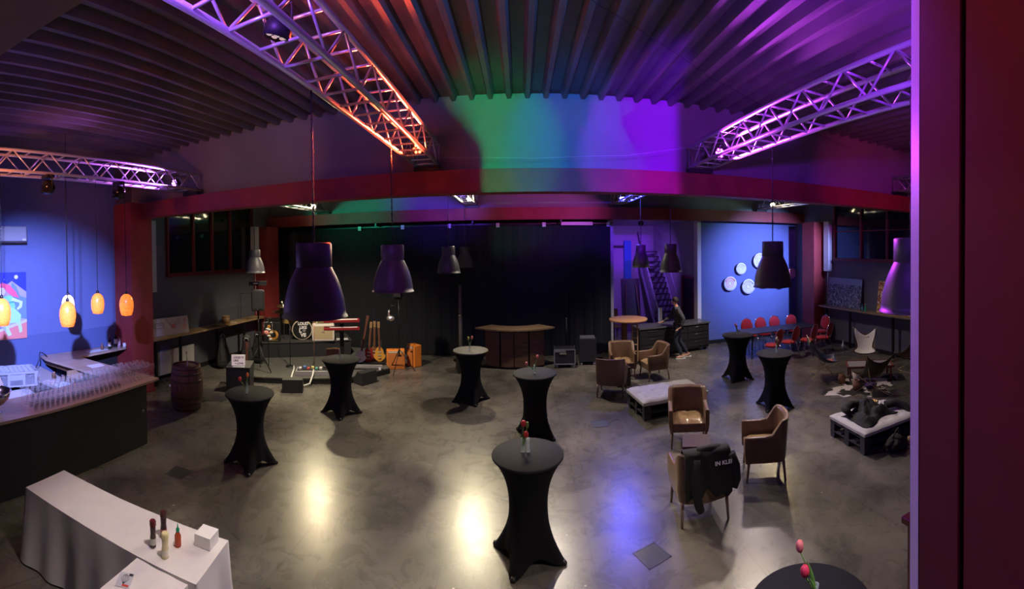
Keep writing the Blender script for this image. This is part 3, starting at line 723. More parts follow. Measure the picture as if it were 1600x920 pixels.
tag(MB().box((5.9, 5.1, .398), (.34, .05, .022), 0.3).build('wooden_rod', ltwood), 'pale wooden stick lying on the mattress by the snack plate', 'stick')
tag(MB().tube([(5.46, 5.36, .40), (5.50, 5.42, .41), (5.58, 5.44, .41)], [.05, .055, .03], 10).build('napkin', white), 'crumpled white napkin behind the black jacket', 'napkin')
# ---------------------------------------------------------------- dining table and red chairs
dt = thing('dining_table', 'long black dining table set between two rows of red round backed chairs', 'table', (7.45, 10.88, 0), math.radians(-3))
MB().box((0, 0, .735), (2.5, .78, .03)).build('tabletop', mat('black_tabletop', (.03, .03, .035), .45), dt, bevel=.006)
for x in (-1.05, 1.05):
    for y in (-.3, .3): MB().tube([(x, y, .72), (x*1.03, y*1.05, 0)], .02, 8).build('leg', blackm, dt)
redfab = mat('red_chair_fabric', (.55, .018, .03), .75, noise=.12, nscale=25, sheen=.3)
def banquet():
    t = thing('banquet_chair', 'x', 'chair', group='red round backed chairs at the dining table')
    # front at -Y
    b = MB(); M_ = Matrix.Rotation(math.radians(80), 3, 'X')
    b.lathe([(0, -.03), (.17, -.03), (.20, -.012), (.20, .012), (.17, .03), (0, .03)], c=(0, .24, .72), n=28, sx=1, sy=1.12, M=M_); b.build('backrest', redfab, t)
    b = MB(); b.lathe([(0, .035), (.19, .035), (.215, .01), (.20, -.03), (0, -.035)], c=(0, 0, .455), n=28); b.build('seat', redfab, t)
    for sx in (-1, 1):
        MB().tube([(sx*.17, -.16, .43), (sx*.19, -.22, 0)], .011, 8).build('leg', chrome, t)
        MB().tube([(sx*.18, .15, .43), (sx*.20, .28, 0)], .011, 8).build('leg', chrome, t)
    b = MB(); b.tube([(-.17, .17, .43), (-.205, .22, .60), (-.215, .25, .74), (-.15, .275, .90), (0, .285, .96), (.15, .275, .90), (.215, .25, .74), (.205, .22, .60), (.17, .17, .43)], .010, 8); b.build('back_frame', chrome, t)
    return t
bc = banquet()
RC = [(6.90, 11.62, face(0, -1), 'red chair on the far side of the dining table, first from the left'),
      (7.42, 11.62, face(0, -1), 'red chair on the far side of the dining table, second from the left'),
      (7.96, 11.60, face(0, -1), 'red chair on the far side of the dining table, third from the left'),
      (8.55, 11.50, face(-.1, -1), 'red chair on the far side of the dining table, last before the corner column'),
      (6.72, 10.12, face(-.38, .92), 'red chair on the near side of the dining table, right behind the tulip table'),
      (7.36, 10.20, face(-.38, .92), 'red chair on the near side of the dining table, second from the left'),
      (7.96, 10.08, face(-.38, .92), 'red chair on the near side of the dining table, third from the left'),
      (8.56, 10.06, face(-.38, .92), 'red chair on the near side of the dining table, rightmost of the row'),
      (9.12, 10.85, face(-1, -.1), 'red chair at the right end of the dining table')]
for i, (x, y, rz, l) in enumerate(RC):
    if i == 0: bc.location = (x, y, 0); bc.rotation_euler = (0, 0, rz); bc['label'] = l
    else: dup(bc, (x, y, 0), rz, l)

# ---------------------------------------------------------------- butterfly chairs
def butterfly(label, x, y, rz, m, seat=None, backm=None, frame=brass, fur=False):
    t = thing('butterfly_chair', label, 'chair', (x, y, 0), rz, 'butterfly chairs round the cowhide rug')
    # front -Y; tips of frame
    FL, FR, BL, BR = (-.36, -.38, .47), (.36, -.38, .47), (-.34, .36, .98), (.34, .36, .98)
    MB().tube([FL, (-.1, -.05, .25), (.28, .30, 0.012), (-.28, .30, 0.012), (.1, -.05, .25), FR], .0075, 6).build('frame', frame, t)
    MB().tube([BL, (-.1, .05, .32), (.30, -.30, 0.012), (-.30, -.30, 0.012), (.1, .05, .32), BR], .0075, 6).build('frame', frame, t)
    def sl(u, v):
        L_ = Vector(FL).lerp(Vector(BL), v); R_ = Vector(FR).lerp(Vector(BR), v); p = L_.lerp(R_, u)
        sag = 4*u*(1-u); sv = 4*v*(1-v)
        p.z -= sag*(.07+.12*v)+sv*.21; p.x *= 1-.22*sv*(abs(2*u-1))
        p.y += sag*(-.03 if v < .5 else .0)*abs(2*v-1)+(.06*sag*(1-v))
        return p
    MB().grid(sl, 18, 22).build('sling', m, t, solid=.006)
    if seat: MB().grid(lambda u, v: sl(.25+.5*u, .10+.42*v)+Vector((0, 0, .012)), 8, 8).build('seat_patch', seat, t, solid=.006)
    if backm: MB().grid(lambda u, v: sl(.12+.76*u, .52+.46*v)+Vector((0, -.01, .008)), 8, 8).build('back_patch', backm, t, solid=.006)
    if fur:
        random.seed(2)
        def hide(u, v):
            e = abs(2*u-1); wv = 1-.25*(v > .8)*(1-e)
            p = sl(.5+(u-.5)*(.78+.12*math.sin(9*v)), .14+.86*v*(1-.06*(1-e)*(v > .9)))
            return p+Vector((0, -.02, .022+.004*math.sin(60*u+40*v)))
        MB().grid(hide, 30, 34).build('sheepskin', mat('white_sheepskin', (.75, .73, .72), .95, bump=1, bscale=50, sheen=.5), t, solid=.012)
    return t
brl = mat('dark_brown_leather', (.045, .022, .018), .4, noise=.2, nscale=4)
olv = mat('olive_leather', (.11, .10, .055), .4, noise=.2, nscale=6)
butterfly('butterfly chair with a pink seat and olive back next to the red chairs', 6.95, 8.18, face(.85, -.5), mat('navy_leather', (.03, .04, .10), .5), seat=mat('dusty_pink_suede', (.42, .12, .14), .8, noise=.15), backm=olv)
butterfly('butterfly chair covered by a white sheepskin, against the right wall', 8.45, 8.15, face(-.75, -.7), brl, fur=True)
butterfly('dark brown butterfly chair seen from behind, in front of the cowhide rug', 6.88, 6.38, face(.35, .93), brl)
butterfly('butterfly chair beside the red pillar, only its gold frame corner showing', 8.95, 6.85, face(-.9, .1), brl)
# cowhide rug
random.seed(11)
def cow():
    pts = []
    for k in range(48):
        a = 2*PI*k/48
        r = .78+.20*math.cos(4*a+.6)+.10*math.cos(7*a)+.06*math.sin(11*a)
        pts.append((r*1.15*math.cos(a), r*.85*math.sin(a)))
    return pts
cwm = mat('cowhide_patches', (.7, .66, .6), .9); nt = cwm.node_tree
tc = nt.nodes.new('ShaderNodeTexCoord'); no = nt.nodes.new('ShaderNodeTexNoise'); no.inputs['Scale'].default_value = 2.6; no.inputs['Detail'].default_value = 3
cr = nt.nodes.new('ShaderNodeValToRGB'); cr.color_ramp.elements[0].color = (.02, .016, .014, 1); cr.color_ramp.elements[1].color = (.66, .62, .56, 1)
cr.color_ramp.elements[0].position = .50; cr.color_ramp.elements[1].position = .53
nt.links.new(tc.outputs['Object'], no.inputs['Vector']); nt.links.new(no.outputs['Fac'], cr.inputs[0]); nt.links.new(cr.outputs[0], nt.nodes['Principled BSDF'].inputs['Base Color'])
cw = MB().prism(cow(), 0, .008).build('cowhide_rug', cwm, loc=(7.15, 6.95, .001)); tag(cw, 'black and white cowhide rug on the concrete among the butterfly chairs', 'rug')
lt = thing('low_table', 'low reddish framed table with a pale top behind the brown butterfly chair', 'table', (7.72, 7.30, .0), math.radians(-38))
MB().box((0, 0, .33), (1.05, .55, .03)).build('tabletop', mat('pale_top', (.35, .33, .34), .35), lt)
b = MB(); b.box((0, .29, .335), (1.15, .03, .05)); b.box((0, -.29, .335), (1.15, .03, .05)); b.box((.56, 0, .335), (.03, .58, .05)); b.box((-.56, 0, .335), (.03, .58, .05)); b.build('rim', mat('red_brown_wood', (.20, .06, .045), .5), lt)
for sx in (-1, 1):
    for sy in (-1, 1): MB().box((sx*.5, sy*.24, .16), (.04, .04, .32)).build('leg', mat('red_brown_wood', (0,)*3), lt)
def pot(label, x, y, h, r, col, nm='clay_pot', cat='pot'):
    t = thing(nm, label, cat, (x, y, .009), 0)
    MB().lathe([(0, 0), (r*.7, 0), (r, h*.45), (r*.8, h*.8), (r*.6, h*.86), (r*.66, h), (r*.5, h), (r*.5, h*.85), (0, h*.3)], n=18).build('body', mat(nm+label[:6].replace(' ', ''), col, .6), t)
    MB().lathe([(r*.66, h*.84), (r*.70, h*.87), (r*.66, h*.9)], n=18).build('neck_band', brass, t)
pot('copper brown lantern pot on the cowhide rug, farther from the camera', 6.93, 7.45, .22, .10, (.25, .13, .07))
pot('bronze coloured pot on the cowhide rug near its left edge', 6.85, 6.86, .22, .11, (.3, .15, .10))
tag(MB().tube([(7.0, 7.02, .08), (7.07, 7.10, .30)], [.07, .10], 14).build('white_bucket', mat('cream_paper', (.6, .55, .5), .7)), 'pale paper bucket on the rug between the pots', 'bucket')
tag(MB().ell((7.16, 6.72, .07), (.17, .12, .06), 14).build('purple_cloth', mat('purple_cloth', (.05, .015, .16), .8, bump=.5, bscale=20)), 'purple cloth bundle lying on the cowhide rug', 'cloth')
tag(MB().lathe([(0, 0), (.04, 0), (.05, .10), (.02, .16), (.012, .26), (0, .27)], n=14).build('white_bottle', white, loc=(9.35, 10.0, .0)), 'small white bottle on the floor under the right wall shelf', 'bottle')

# ---------------------------------------------------------------- right wall shelf and pictures
sh = thing('wall_counter', 'narrow wooden counter along the right wall carrying two pictures', 'shelf', (9.5, 8.6, 0))
MB().box((0, 0, 1.25), (.40, 5.2, .04)).build('board', wood_mat('grey_brown_wood', (0.16, 0.12, 0.09), (0.25, 0.19, 0.14), .45, (30, 3, 30)), sh)
for y in (-1.95, -.55, 1.25, 2.4): MB().box((.02, y, .615), (.05, .07, 1.23)).build('leg', blackm, sh)
def pic_mat(name, ramp, scale, dist=0, sky=None):
    m = mat(name, (1, 1, 1), .6); nt = m.node_tree; L = nt.links.new
    tc = nt.nodes.new('ShaderNodeTexCoord'); vo = nt.nodes.new('ShaderNodeTexVoronoi'); vo.inputs['Scale'].default_value = scale
    no = nt.nodes.new('ShaderNodeTexNoise'); no.inputs['Scale'].default_value = scale*.4; no.inputs['Detail'].default_value = 8
    L(tc.outputs['Object'], vo.inputs['Vector']); L(tc.outputs['Object'], no.inputs['Vector'])
    mx = nt.nodes.new('ShaderNodeMix'); mx.inputs[0].default_value = .5; L(vo.outputs['Color'], mx.inputs[2]) if False else None
    sx = nt.nodes.new('ShaderNodeSeparateColor'); L(vo.outputs['Color'], sx.inputs[0])
    ad = nt.nodes.new('ShaderNodeMath'); ad.operation = 'ADD'; L(sx.outputs[0], ad.inputs[0]); L(no.outputs['Fac'], ad.inputs[1])
    ml = nt.nodes.new('ShaderNodeMath'); ml.operation = 'MULTIPLY'; ml.inputs[1].default_value = .6; L(ad.outputs[0], ml.inputs[0])
    cr = nt.nodes.new('ShaderNodeValToRGB'); cr.color_ramp.interpolation = 'CONSTANT'
    while len(cr.color_ramp.elements) < len(ramp): cr.color_ramp.elements.new(.5)
    for e, (p, c) in zip(cr.color_ramp.elements, ramp): e.position = p; e.color = (*c, 1)
    L(ml.outputs[0], cr.inputs[0])
    if sky:
        sp = nt.nodes.new('ShaderNodeSeparateXYZ'); L(tc.outputs['Object'], sp.inputs[0])
        gt = nt.nodes.new('ShaderNodeMath'); gt.operation = 'GREATER_THAN'; gt.inputs[1].default_value = sky[0]; L(sp.outputs['Z'], gt.inputs[0])
        m2 = nt.nodes.new('ShaderNodeMix'); m2.data_type = 'RGBA'; L(gt.outputs[0], m2.inputs[0]); L(cr.outputs[0], m2.inputs[6]); m2.inputs[7].default_value = (*sky[1], 1)
        L(m2.outputs[2], nt.nodes['Principled BSDF'].inputs['Base Color'])
    else: L(cr.outputs[0], nt.nodes['Principled BSDF'].inputs['Base Color'])
    return m
def picture(label, y0, y1, h, m, x=9.56):
    t = thing('picture', label, 'picture', (x, (y0+y1)/2, 1.27), 0); t.rotation_euler = (0, math.radians(6), 0)
    MB().box((0, 0, h/2), (.025, y1-y0, h)).build('canvas', mat('canvas_edge', (.2, .2, .22), .7), t)
    MB().box((-.014, 0, h/2), (.004, y1-y0-.004, h-.004)).build('print', m, t)
picture('grey blue city skyline picture leaning on the right wall counter', 9.42, 11.0, .95, pic_mat('city_print', [(0, (.03, .04, .06)), (.35, (.08, .10, .14)), (.5, (.22, .24, .30)), (.62, (.04, .05, .08)), (.75, (.35, .36, .42))], 26, sky=(.74, (.28, .34, .45))))
picture('colourful orange and yellow market picture partly behind the purple lamp', 6.9, 8.72, .95, pic_mat('market_print', [(0, (.05, .02, .01)), (.3, (.35, .10, .03)), (.45, (.65, .38, .08)), (.55, (.12, .05, .03)), (.62, (.7, .5, .2)), (.75, (.4, .07, .03)), (.85, (.75, .6, .4))], 16))
for k, (y, c) in enumerate(((9.20, (.2, .5, .9)), (9.07, (.1, .7, .5)))):
    t = thing('bottle', ('blue' if k == 0 else 'green')+' glass bottle between the two pictures on the right wall counter', 'bottle', (9.42, y, 1.27), 0, 'two little bottles on the right counter')
    MB().lathe([(0, 0), (.035, 0), (.035, .11), (.012, .16), (.012, .22), (0, .22)], n=14).build('body', mat('glass_%d' % k, c, .1, alpha=.6), t)
    MB().lathe([(.014, .215), (.014, .235), (0, .235)], n=10).build('cap', chrome, t)

# ---------------------------------------------------------------- decorated plates on the blue wall
def plate(label, x, z, r, c1, c2):
    t = thing('wall_plate', label, 'plate', (x, 12.93, z), 0, 'decorative plates on the blue wall'); t.rotation_euler = (PI/2, 0, 0)
    MB().lathe([(0, .0), (r*.6, 0), (r, .035), (r, .045), (r*.6, .014), (0, .012)], n=36).build('dish', mat('plate_'+c1[0], c1[1], .4), t)
    b = MB()
    for q in (.32, .55): b.tube([(r*q*math.cos(a*PI/12), r*q*math.sin(a*PI/12), .014) for a in range(24)], r*.05, 5, closed=True)
    b.build('ring_pattern', mat('ring_'+c2[0], c2[1], .5), t)
    b = MB(); b.tube([(r*.8*math.cos(.4+a*PI/12), r*.8*math.sin(.4+a*PI/12), .030) for a in range(10)], r*.09, 6); b.build('rim_pattern', mat('ring_'+c2[0], c2[1], .5), t)
PW = ('white', (.75, .75, .78)); PP = ('pink', (.75, .45, .45)); PG = ('green', (.45, .7, .6)); PR = ('red', (.75, .25, .22)); PB = ('blue', (.5, .55, .7)); PT = ('tan', (.55, .48, .42))
for l, x, z, r, c1, c2 in (('pink and white plate, lowest left on the blue wall', 6.86, 2.00, .245, PW, PR), ('small pale plate above the pink one on the blue wall', 7.29, 2.50, .20, PW, PB),
    ('largest white plate, topmost on the blue wall', 8.05, 2.76, .27, PW, PT), ('white plate with tan spiral, low on the blue wall', 7.58, 1.87, .26, PW, PT),
    ('salmon pink plate just under the dark purple lamp', 8.26, 2.04, .25, PP, PR), ('mint green plate under the dark purple lamp, right', 8.95, 1.95, .22, PG, PG), ('small rosy plate, rightmost on the blue wall', 9.44, 2.25, .20, PP, PR)):
    plate(l, x, z, r, c1, c2)

# ---------------------------------------------------------------- black cabinet, round table, stairs
cb = thing('cabinet', 'long low black cabinet with drawers that the man leans on', 'cabinet', (4.55, 12.48, 0), math.radians(7))
bl2 = mat('black_laminate', (.022, .022, .028), .35)
MB().box((0, 0, .47), (2.36, .62, .74)).build('body', bl2, cb)
MB().box((0, 0, .865), (2.44, .72, .05)).build('worktop', mat('dark_slate_top', (.09, .09, .11), .3), cb, bevel=.005)
for i in range(3):
    for j in range(3):
        d = MB().box((-.80+i*.80, -.32, .72-j*.23), (.76, .02, .21)).build('drawer', bl2, cb, bevel=.004)
        MB().tube([(-.98+i*.80, -.345, .77-j*.23), (-.62+i*.80, -.345, .77-j*.23)], .006, 6).build('handle', mat('dull_steel', (.2, .2, .22), .4, .8), d)
for sx in (-1.1, 0, 1.1):
    for sy in (-.22, .22): MB().lathe([(0, 0), (.03, 0), (.045, .02), (.045, .07), (.02, .1), (0, .1)], c=(sx, sy, 0), n=12).build('castor', blackm, cb)
rt = thing('high_table', 'round wooden high table on a plank pedestal in front of the staircase', 'table', (2.99, 11.72, 0), .2)
MB().lathe([(0, 1.20), (.53, 1.20), (.54, 1.21), (.54, 1.245), (.53, 1.25), (0, 1.25)], n=48).build('tabletop', wood_mat('orange_oak', (.36, .18, .085), (.5, .27, .14), .4), rt)
MB().box((-.08, .1, .6), (.12, .12, 1.2)).build('pedestal', dkwood, rt)
for x in (.10, .26): MB().box((x, -.05, .6), (.03, .04, 1.2)).build('rail', ltwood, rt)
for k in range(6): MB().box((.18, -.05, .12+k*.19), (.15, .03, .025)).build('rung', ltwood, rt)
MB().box((-.40, .1, .6), (.02, .03, 1.2)).build('rail', blackm, rt)
MB().lathe([(0, 0), (.32, 0), (.32, .02), (0, .03)], n=30).build('base', blackm, rt)
# staircase
stp = thing('staircase', 'steep open staircase with pale side rails climbing to the upper floor', 'staircase', (5.28, 14.6, 0))
pm = mat('pale_lilac_paint', (.5, .5, .58), .5)
n = 15
for k in range(n): MB().box((0, .1+k*.19, .20+k*.205), (.84, .24, .04)).build('tread', mat('dark_tread', (.03, .03, .04), .5), stp)
for sx in (-1, 1):
    b = MB(); b._add([(sx*.44, -.12, 0), (sx*.44, .10, 0), (sx*.44, 2.95, 3.12), (sx*.44, 2.70, 3.12), (sx*.47, -.12, 0), (sx*.47, .10, 0), (sx*.47, 2.95, 3.12), (sx*.47, 2.70, 3.12)], [(0, 1, 2, 3), (7, 6, 5, 4), (0, 4, 5, 1), (1, 5, 6, 2), (2, 6, 7, 3), (3, 7, 4, 0)]); b.build('stringer', pm, stp)
    MB().tube([(sx*.45, -.1, .95), (sx*.45, 2.6, 3.9)], .022, 8).build('handrail', pm, stp)
MB().box((-.42, -.12, .55), (.14, .09, 1.1)).build('newel_post', pm, stp)
MB().box((-.45, 1.15, 1.75), (.02, 2.4, .5), rx=math.atan2(3.12, 2.85)).build('side_panel', mat('grey_panel', (.28, .28, .33), .5), stp)
# things leaning in the stair corner
t = thing('flipchart', 'dark board leaning on wooden struts left of the staircase', 'board', (4.05, 15.3, 0), .15)
MB().box((0, .1, 1.35), (.75, .05, 1.5), rx=-.08).build('panel', mat('dark_board', (.05, .035, .05), .6), t, bevel=.03)
for x in (-.32, .32): MB().tube([(x, -.15, 0), (x*.6, .06, 1.9)], .02, 6).build('leg', dkwood, t)
t = thing('wooden_chair', 'dark wooden chair in the corner left of the staircase', 'chair', (3.35, 15.0, 0), .3)
MB().box((0, 0, .45), (.4, .4, .04)).build('seat', dkwood, t); MB().box((0, .19, .8), (.4, .03, .45)).build('backrest', dkwood, t)
for sx in (-.17, .17):
    for sy in (-.17, .17): MB().box((sx, sy, .22), (.035, .035, .44)).build('leg', dkwood, t)
tag(MB().box((3.80, 17.93, 3.30), (1.2, .14, .10)).build('shelf_bar', black), 'short black bar high on the violet wall left of the stairs', 'bar')
tag(MB().box((4.55, 17.9, 2.6), (.30, .2, 1.9)).build('blue_banner', mat('blue_banner', (.05, .25, .6), .6)), 'narrow blue banner hanging left of the staircase top', 'banner')
for k, z in enumerate((3.35, 2.0, 1.25)):
    b = MB(); b.box((0, 0, 0), (.02, .12, .05), rx=.5); b.box((0, .04, -.07), (.02, .12, .05), rx=-.5); b.box((0, -.03, .07), (.02, .1, .04)); b.build('red_sign', mat('red_sign', (.6, .02, .04), .5), loc=(2.90, 13.9+.3*k, z))
    tag(bpy.context.scene.objects[-1] if False else [o for o in C.objects if o.name.startswith('red_sign')][-1], ('highest', 'middle', 'lowest')[k]+' little red ornament on the white brick edge beside the curtain', 'ornament')

# ---------------------------------------------------------------- curtain and track
def curt(u, v):
    x_ = -7.75+10.5*u; return Vector((x_, 12.93+.02*math.sin(x_*15+1.2*math.sin(x_*3))+.006*math.sin(x_*41), .02+3.95*v))
cvm = mat('black_velvet', (.009, .011, .015), .95)
tag(MB().grid(curt, 700, 3).build('stage_curtain', cvm), 'wide black velvet curtain across the back of the room', 'curtain')
ctr = thing('curtain_track', 'metal rail with clips from which the black curtain hangs', 'rail', (0, 12.85, 0))
MB().box((-2.5, 0, 4.0), (10.6, .04, .03)).build('rail', blackm, ctr)
for x in (-7.0, -4.4, -1.4, 1.2): MB().box((x, -.14, 4.056), (.05, .34, .088)).build('bracket', blackm, ctr)
for x in (-5.03, -3.6, -2.14, -.67, .71, 2.66): MB().box((x, -.05, 3.965), (.10, .03, .13)).build('clip', mat('pale_clip', (.6, .62, .66), .4), ctr)
b = MB(); b.box((1.7, -.05, 3.99), (.95, .05, .10)); b.build('bracket', mat('pale_clip', (0,)*3), ctr)

# ---------------------------------------------------------------- curved counter
ctr = thing('curved_counter', 'curved wooden reception counter with vertical plank panels before the curtain', 'counter', (-.18, 12.95, 0))
def arc_slab(R0, R1, a0, a1, z0, z1, nm, m, parent, n=24):
    b = MB(); P = [(R1*math.cos(a0+(a1-a0)*k/n), R1*math.sin(a0+(a1-a0)*k/n)) for k in range(n+1)] + [(R0*math.cos(a1+(a0-a1)*k/n), R0*math.sin(a1+(a0-a1)*k/n)) for k in range(n+1)]
    b.prism(P, z0, z1); return b.build(nm, m, parent)
D = math.radians
brn = wood_mat('warm_brown_planks', (.075, .042, .025), (.14, .08, .045), .5, (3, 3, 30))
arc_slab(1.02, 1.66, D(-131), D(-49), 1.06, 1.10, 'countertop', wood_mat('counter_top_wood', (.14, .09, .05), (.22, .15, .085), .4), ctr, 30)
for a0, a1 in ((-124, -107), (-105, -91.5), (-90.5, -76), (-74, -57)): arc_slab(1.40, 1.46, D(a0), D(a1), .06, 1.0, 'panel', brn, ctr, 8)
arc_slab(1.30, 1.40, D(-124), D(-57), .0, 1.06, 'core', black, ctr, 30)
# tall grey pole & pedestal beside it, cases
def mast(label, x, y, h, r, m, nm='pole_stand'):
    t = thing(nm, label, 'stand', (x, y, 0)); MB().tube([(0, 0, 0.03), (0, 0, h*.6)], r, 12).build('tube', m, t); MB().tube([(0, 0, h*.6), (0, 0, h)], r*.85, 12).build('upper_tube', m, t)
    MB().lathe([(0, 0), (.22, 0), (.22, .02), (.04, .04), (0, .05)], n=24).build('base', blackm, t); MB().lathe([(r, h*.59), (r*1.35, h*.6), (r*1.35, h*.615), (r, h*.62)], n=14).build('collar', chrome, t)
mast('tall grey pole standing before the curtain beside the paler bar table', -1.78, 12.4, 2.2, .055, mat('dull_grey_metal', (.16, .16, .15), .5))
mast('thin dark pole in front of the curtain above the wheeled case', 1.33, 12.6, 1.95, .03, blackm)
def case(label, x, y, w_, d_, h_, rz=0, framed=True):
    t = thing('flight_case', label, 'case', (x, y, 0), rz)
    MB().box((0, 0, .10+h_/2), (w_, d_, h_)).build('body', mat('case_black', (.02, .022, .03), .4), t)
    if framed:
        for sx in (-1, 1):
            for sy in (-1, 1): MB().box((sx*w_/2, sy*d_/2, .10+h_/2), (.03, .03, h_)).build('corner_edge', mat('dull_alu', (.35, .37, .42), .4, .7), t)
        MB().box((0, -d_/2-.005, .10+h_), (w_, .02, .03)).build('front_edge', mat('dull_alu', (0,)*3), t); MB().box((0, -d_/2-.005, .11), (w_, .02, .03)).build('front_edge', mat('dull_alu', (0,)*3), t)
        MB().box((-.05, -d_/2-.01, .10+h_*.75), (.18, .02, .05)).build('handle', chrome, t); MB().box((-.12, -d_/2-.01, .10+h_*.92), (.3, .02, .06)).build('name_plate', mat('dull_alu', (0,)*3), t)
    for sx in (-1, 1):
        for sy in (-1, 1): MB().lathe([(0, 0), (.035, 0), (.05, .03), (.045, .07), (.02, .1), (0, .1)], c=(sx*(w_/2-.06), sy*(d_/2-.06), 0), n=12).build('castor', mat('grey_wheel', (.3, .32, .36), .4), t)
case('wheeled flight case with silver edges right of the curved counter', 1.18, 11.75, .56, .45, .40, -.08)
case('plain dark wheeled speaker case under the blue light by the curtain', 1.85, 11.95, .48, .50, .62, -.1, False)
tag(MB().box((1.85, 11.95, .735), (.42, .40, .025), -.1).build('case_lid', mat('grey_lid', (.10, .11, .13), .5)), 'grey lid lying on the plain dark wheeled case', 'lid')
t = thing('speaker_cabinet', 'black speaker box on the floor behind the paler bar table', 'speaker', (-1.52, 11.3, 0), .3)
MB().box((0, 0, .3), (.42, .40, .58)).build('body', black, t, bevel=.01); MB().box((0, -.205, .06), (.16, .01, .05)).build('badge', white, t)
# floor grates
for l, x, y, rz, m in (('dark square drain grate in the concrete left of the white tables', -4.6, 4.42, .2, 1), ('small steel floor hatch beside the sweater chair group', 1.42, 7.75, .0, 0), ('square floor hatch near the bottom edge right of the nearest bar table', 1.33, 4.28, .35, 0)):
    t = thing('floor_grate', l, 'drain', (x, y, .001), rz); b = MB(); 
    for s_ in (-.14, .14): b.box((s_, 0, .002), (.015, .3, .004)); b.box((0, s_, .002), (.3, .015, .004))
    b.build('rim', mat('grate_steel', (.10, .095, .09), .4, .5), t)
    MB().box((0, 0, .0015), (.265, .265, .002)).build('plate', mat('grate_dark', (.012, .012, .012), .6) if m else mat('grate_mid', (.06, .06, .055), .5), t)
# ---------------------------------------------------------------- stage and band gear
carp = mat('grey_stage_carpet', (.085, .085, .075), .95, noise=.2, nscale=6, bump=.3, bscale=80)
sg = thing('stage_platform', 'low grey carpeted platform under the band equipment', 'stage', (0, 0, 0))
P = [(-7.75, 10.1), (-6.75, 8.55), (-6.1, 8.75), (-4.15, 9.62), (-3.45, 10.75), (-4.6, 12.75), (-7.75, 12.75)]
MB().prism(P, .12, .15).build('carpet_top', carp, sg); MB().prism([(x*.995, y+.02) for x, y in P], 0, .12).build('frame', black, sg)
RZ = math.radians(33)
rs = thing('drum_riser', 'black drum riser standing on the carpeted platform', 'stage', (-6.45, 11.50, .15), RZ)
MB().box((0, 0, .44), (2.85, 1.15, .03)).build('deck', mat('riser_top', (.05, .05, .05), .6), rs); MB().box((0, 0, .215), (2.80, 1.10, .42)).build('skirt', mat('riser_skirt', (.02, .02, .024), .7), rs)
RT = .605
# drum kit
dk = thing('drum_kit', 'gold drum kit whose bass drum carries big white letters', 'drums', (-6.42, 11.42, RT), math.radians(29))
gold = mat('gold_sparkle_shell', (.5, .36, .12), .3, .4, noise=.3, nscale=60)
Mx = Matrix.Rotation(PI/2, 3, 'X')
MB().lathe([(.29, .18), (.29, -.18)], c=(0, 0, .30), n=40, M=Mx).build('bass_drum_shell', gold, dk)
b = MB(); b.lathe([(.282, .195), (.305, .195), (.305, .17), (.29, .165)], c=(0, 0, .30), n=40, M=Mx); b.build('front_hoop', mat('cream_hoop', (.7, .62, .45), .4), dk)
MB().lathe([(0, .185), (.285, .185)], c=(0, 0, .30), n=40, M=Mx).build('front_head', mat('black_drumhead', (.012, .012, .012), .35), dk)
wl = mat('white_print', (.8, .8, .8), .6)
text('lettering', 'LOUD\nLIKE', .115, wl, dk, (0.03, -.19, .42), (PI/2, 0, 0), .001, bold=.006)
text('lettering', 'L', .17, wl, dk, (-.055, -.19, .27), (PI/2, 0, 0), .001, bold=.008)
MB().ell((.06, -.188, .275), (.05, .003, .045), 14).build('grey_heart', mat('grey_print', (.25, .25, .25), .6), dk)
text('lettering', 'VE', .15, wl, dk, (0.03, -.19, .135), (PI/2, 0, 0), .001, bold=.008)
def drum(x, y, z, r, h, tilt=0):
    M_ = Matrix.Rotation(tilt, 3, 'X')
    d = MB().lathe([(r, 0), (r, h)], c=(x, y, z), n=26, M=M_).build('drum', gold, dk)
    MB().lathe([(0, h), (r+.006, h), (r+.006, h-.02), (r, h-.02)], c=(x, y, z), n=26, M=M_).build('head', mat('coated_head', (.7, .68, .62), .5), d)
drum(-.22, .02, .62, .15, .22, .35); drum(.14, .04, .62, .14, .20, .35); drum(.52, .30, .28, .19, .32); drum(-.45, .40, .42, .17, .15)
cym = mat('bronze_cymbal', (.55, .42, .2), .3, .9)
for x, y, z, r in ((-.55, -.05, 1.02, .22), (.48, .05, 1.0, .22), (-.75, .25, .80, .17)):
    MB().lathe([(0, .02), (.04, .015), (r, -.01), (r, -.014), (0, .0)], c=(x, y, z), n=26, M=Matrix.Rotation(.15, 3, 'X')).build('cymbal', cym, dk)
    MB().tube([(x, y, 0), (x, y, z+.04)], .009, 6).build('cymbal_stand', chrome, dk)
for sx in (-1, 1): MB().tube([(sx*.24, -.10, .2), (sx*.36, -.16, 0)], .008, 6).build('spur', chrome, dk)
# bass cabinet with orange cones
t = thing('bass_cabinet', 'black bass cabinet with orange speaker cones at the left end of the riser', 'amplifier', (-7.05, 10.72, RT), math.radians(31))
MB().box((0, 0, .29), (.50, .30, .58)).build('body', black, t, bevel=.01)
og = mat('orange_cone', (.55, .26, .05), .4)
MB().lathe([(.15, 0), (.14, .012), (.03, -.02), (0, -.01)], c=(.03, -.155, .20), n=28, M=Mx).build('cone', og, t); MB().lathe([(.05, 0), (.045, .012), (.01, -.005), (0, 0)], c=(-.10, -.155, .45), n=20, M=Mx).build('cone', og, t)
MB().box((.03, -.156, .04), (.26, .01, .03)).build('port', mat('brass', (0,)*3), t)
MB().box((0, 0, .63), (.44, .26, .09)).build('amp_head', blackm, t)
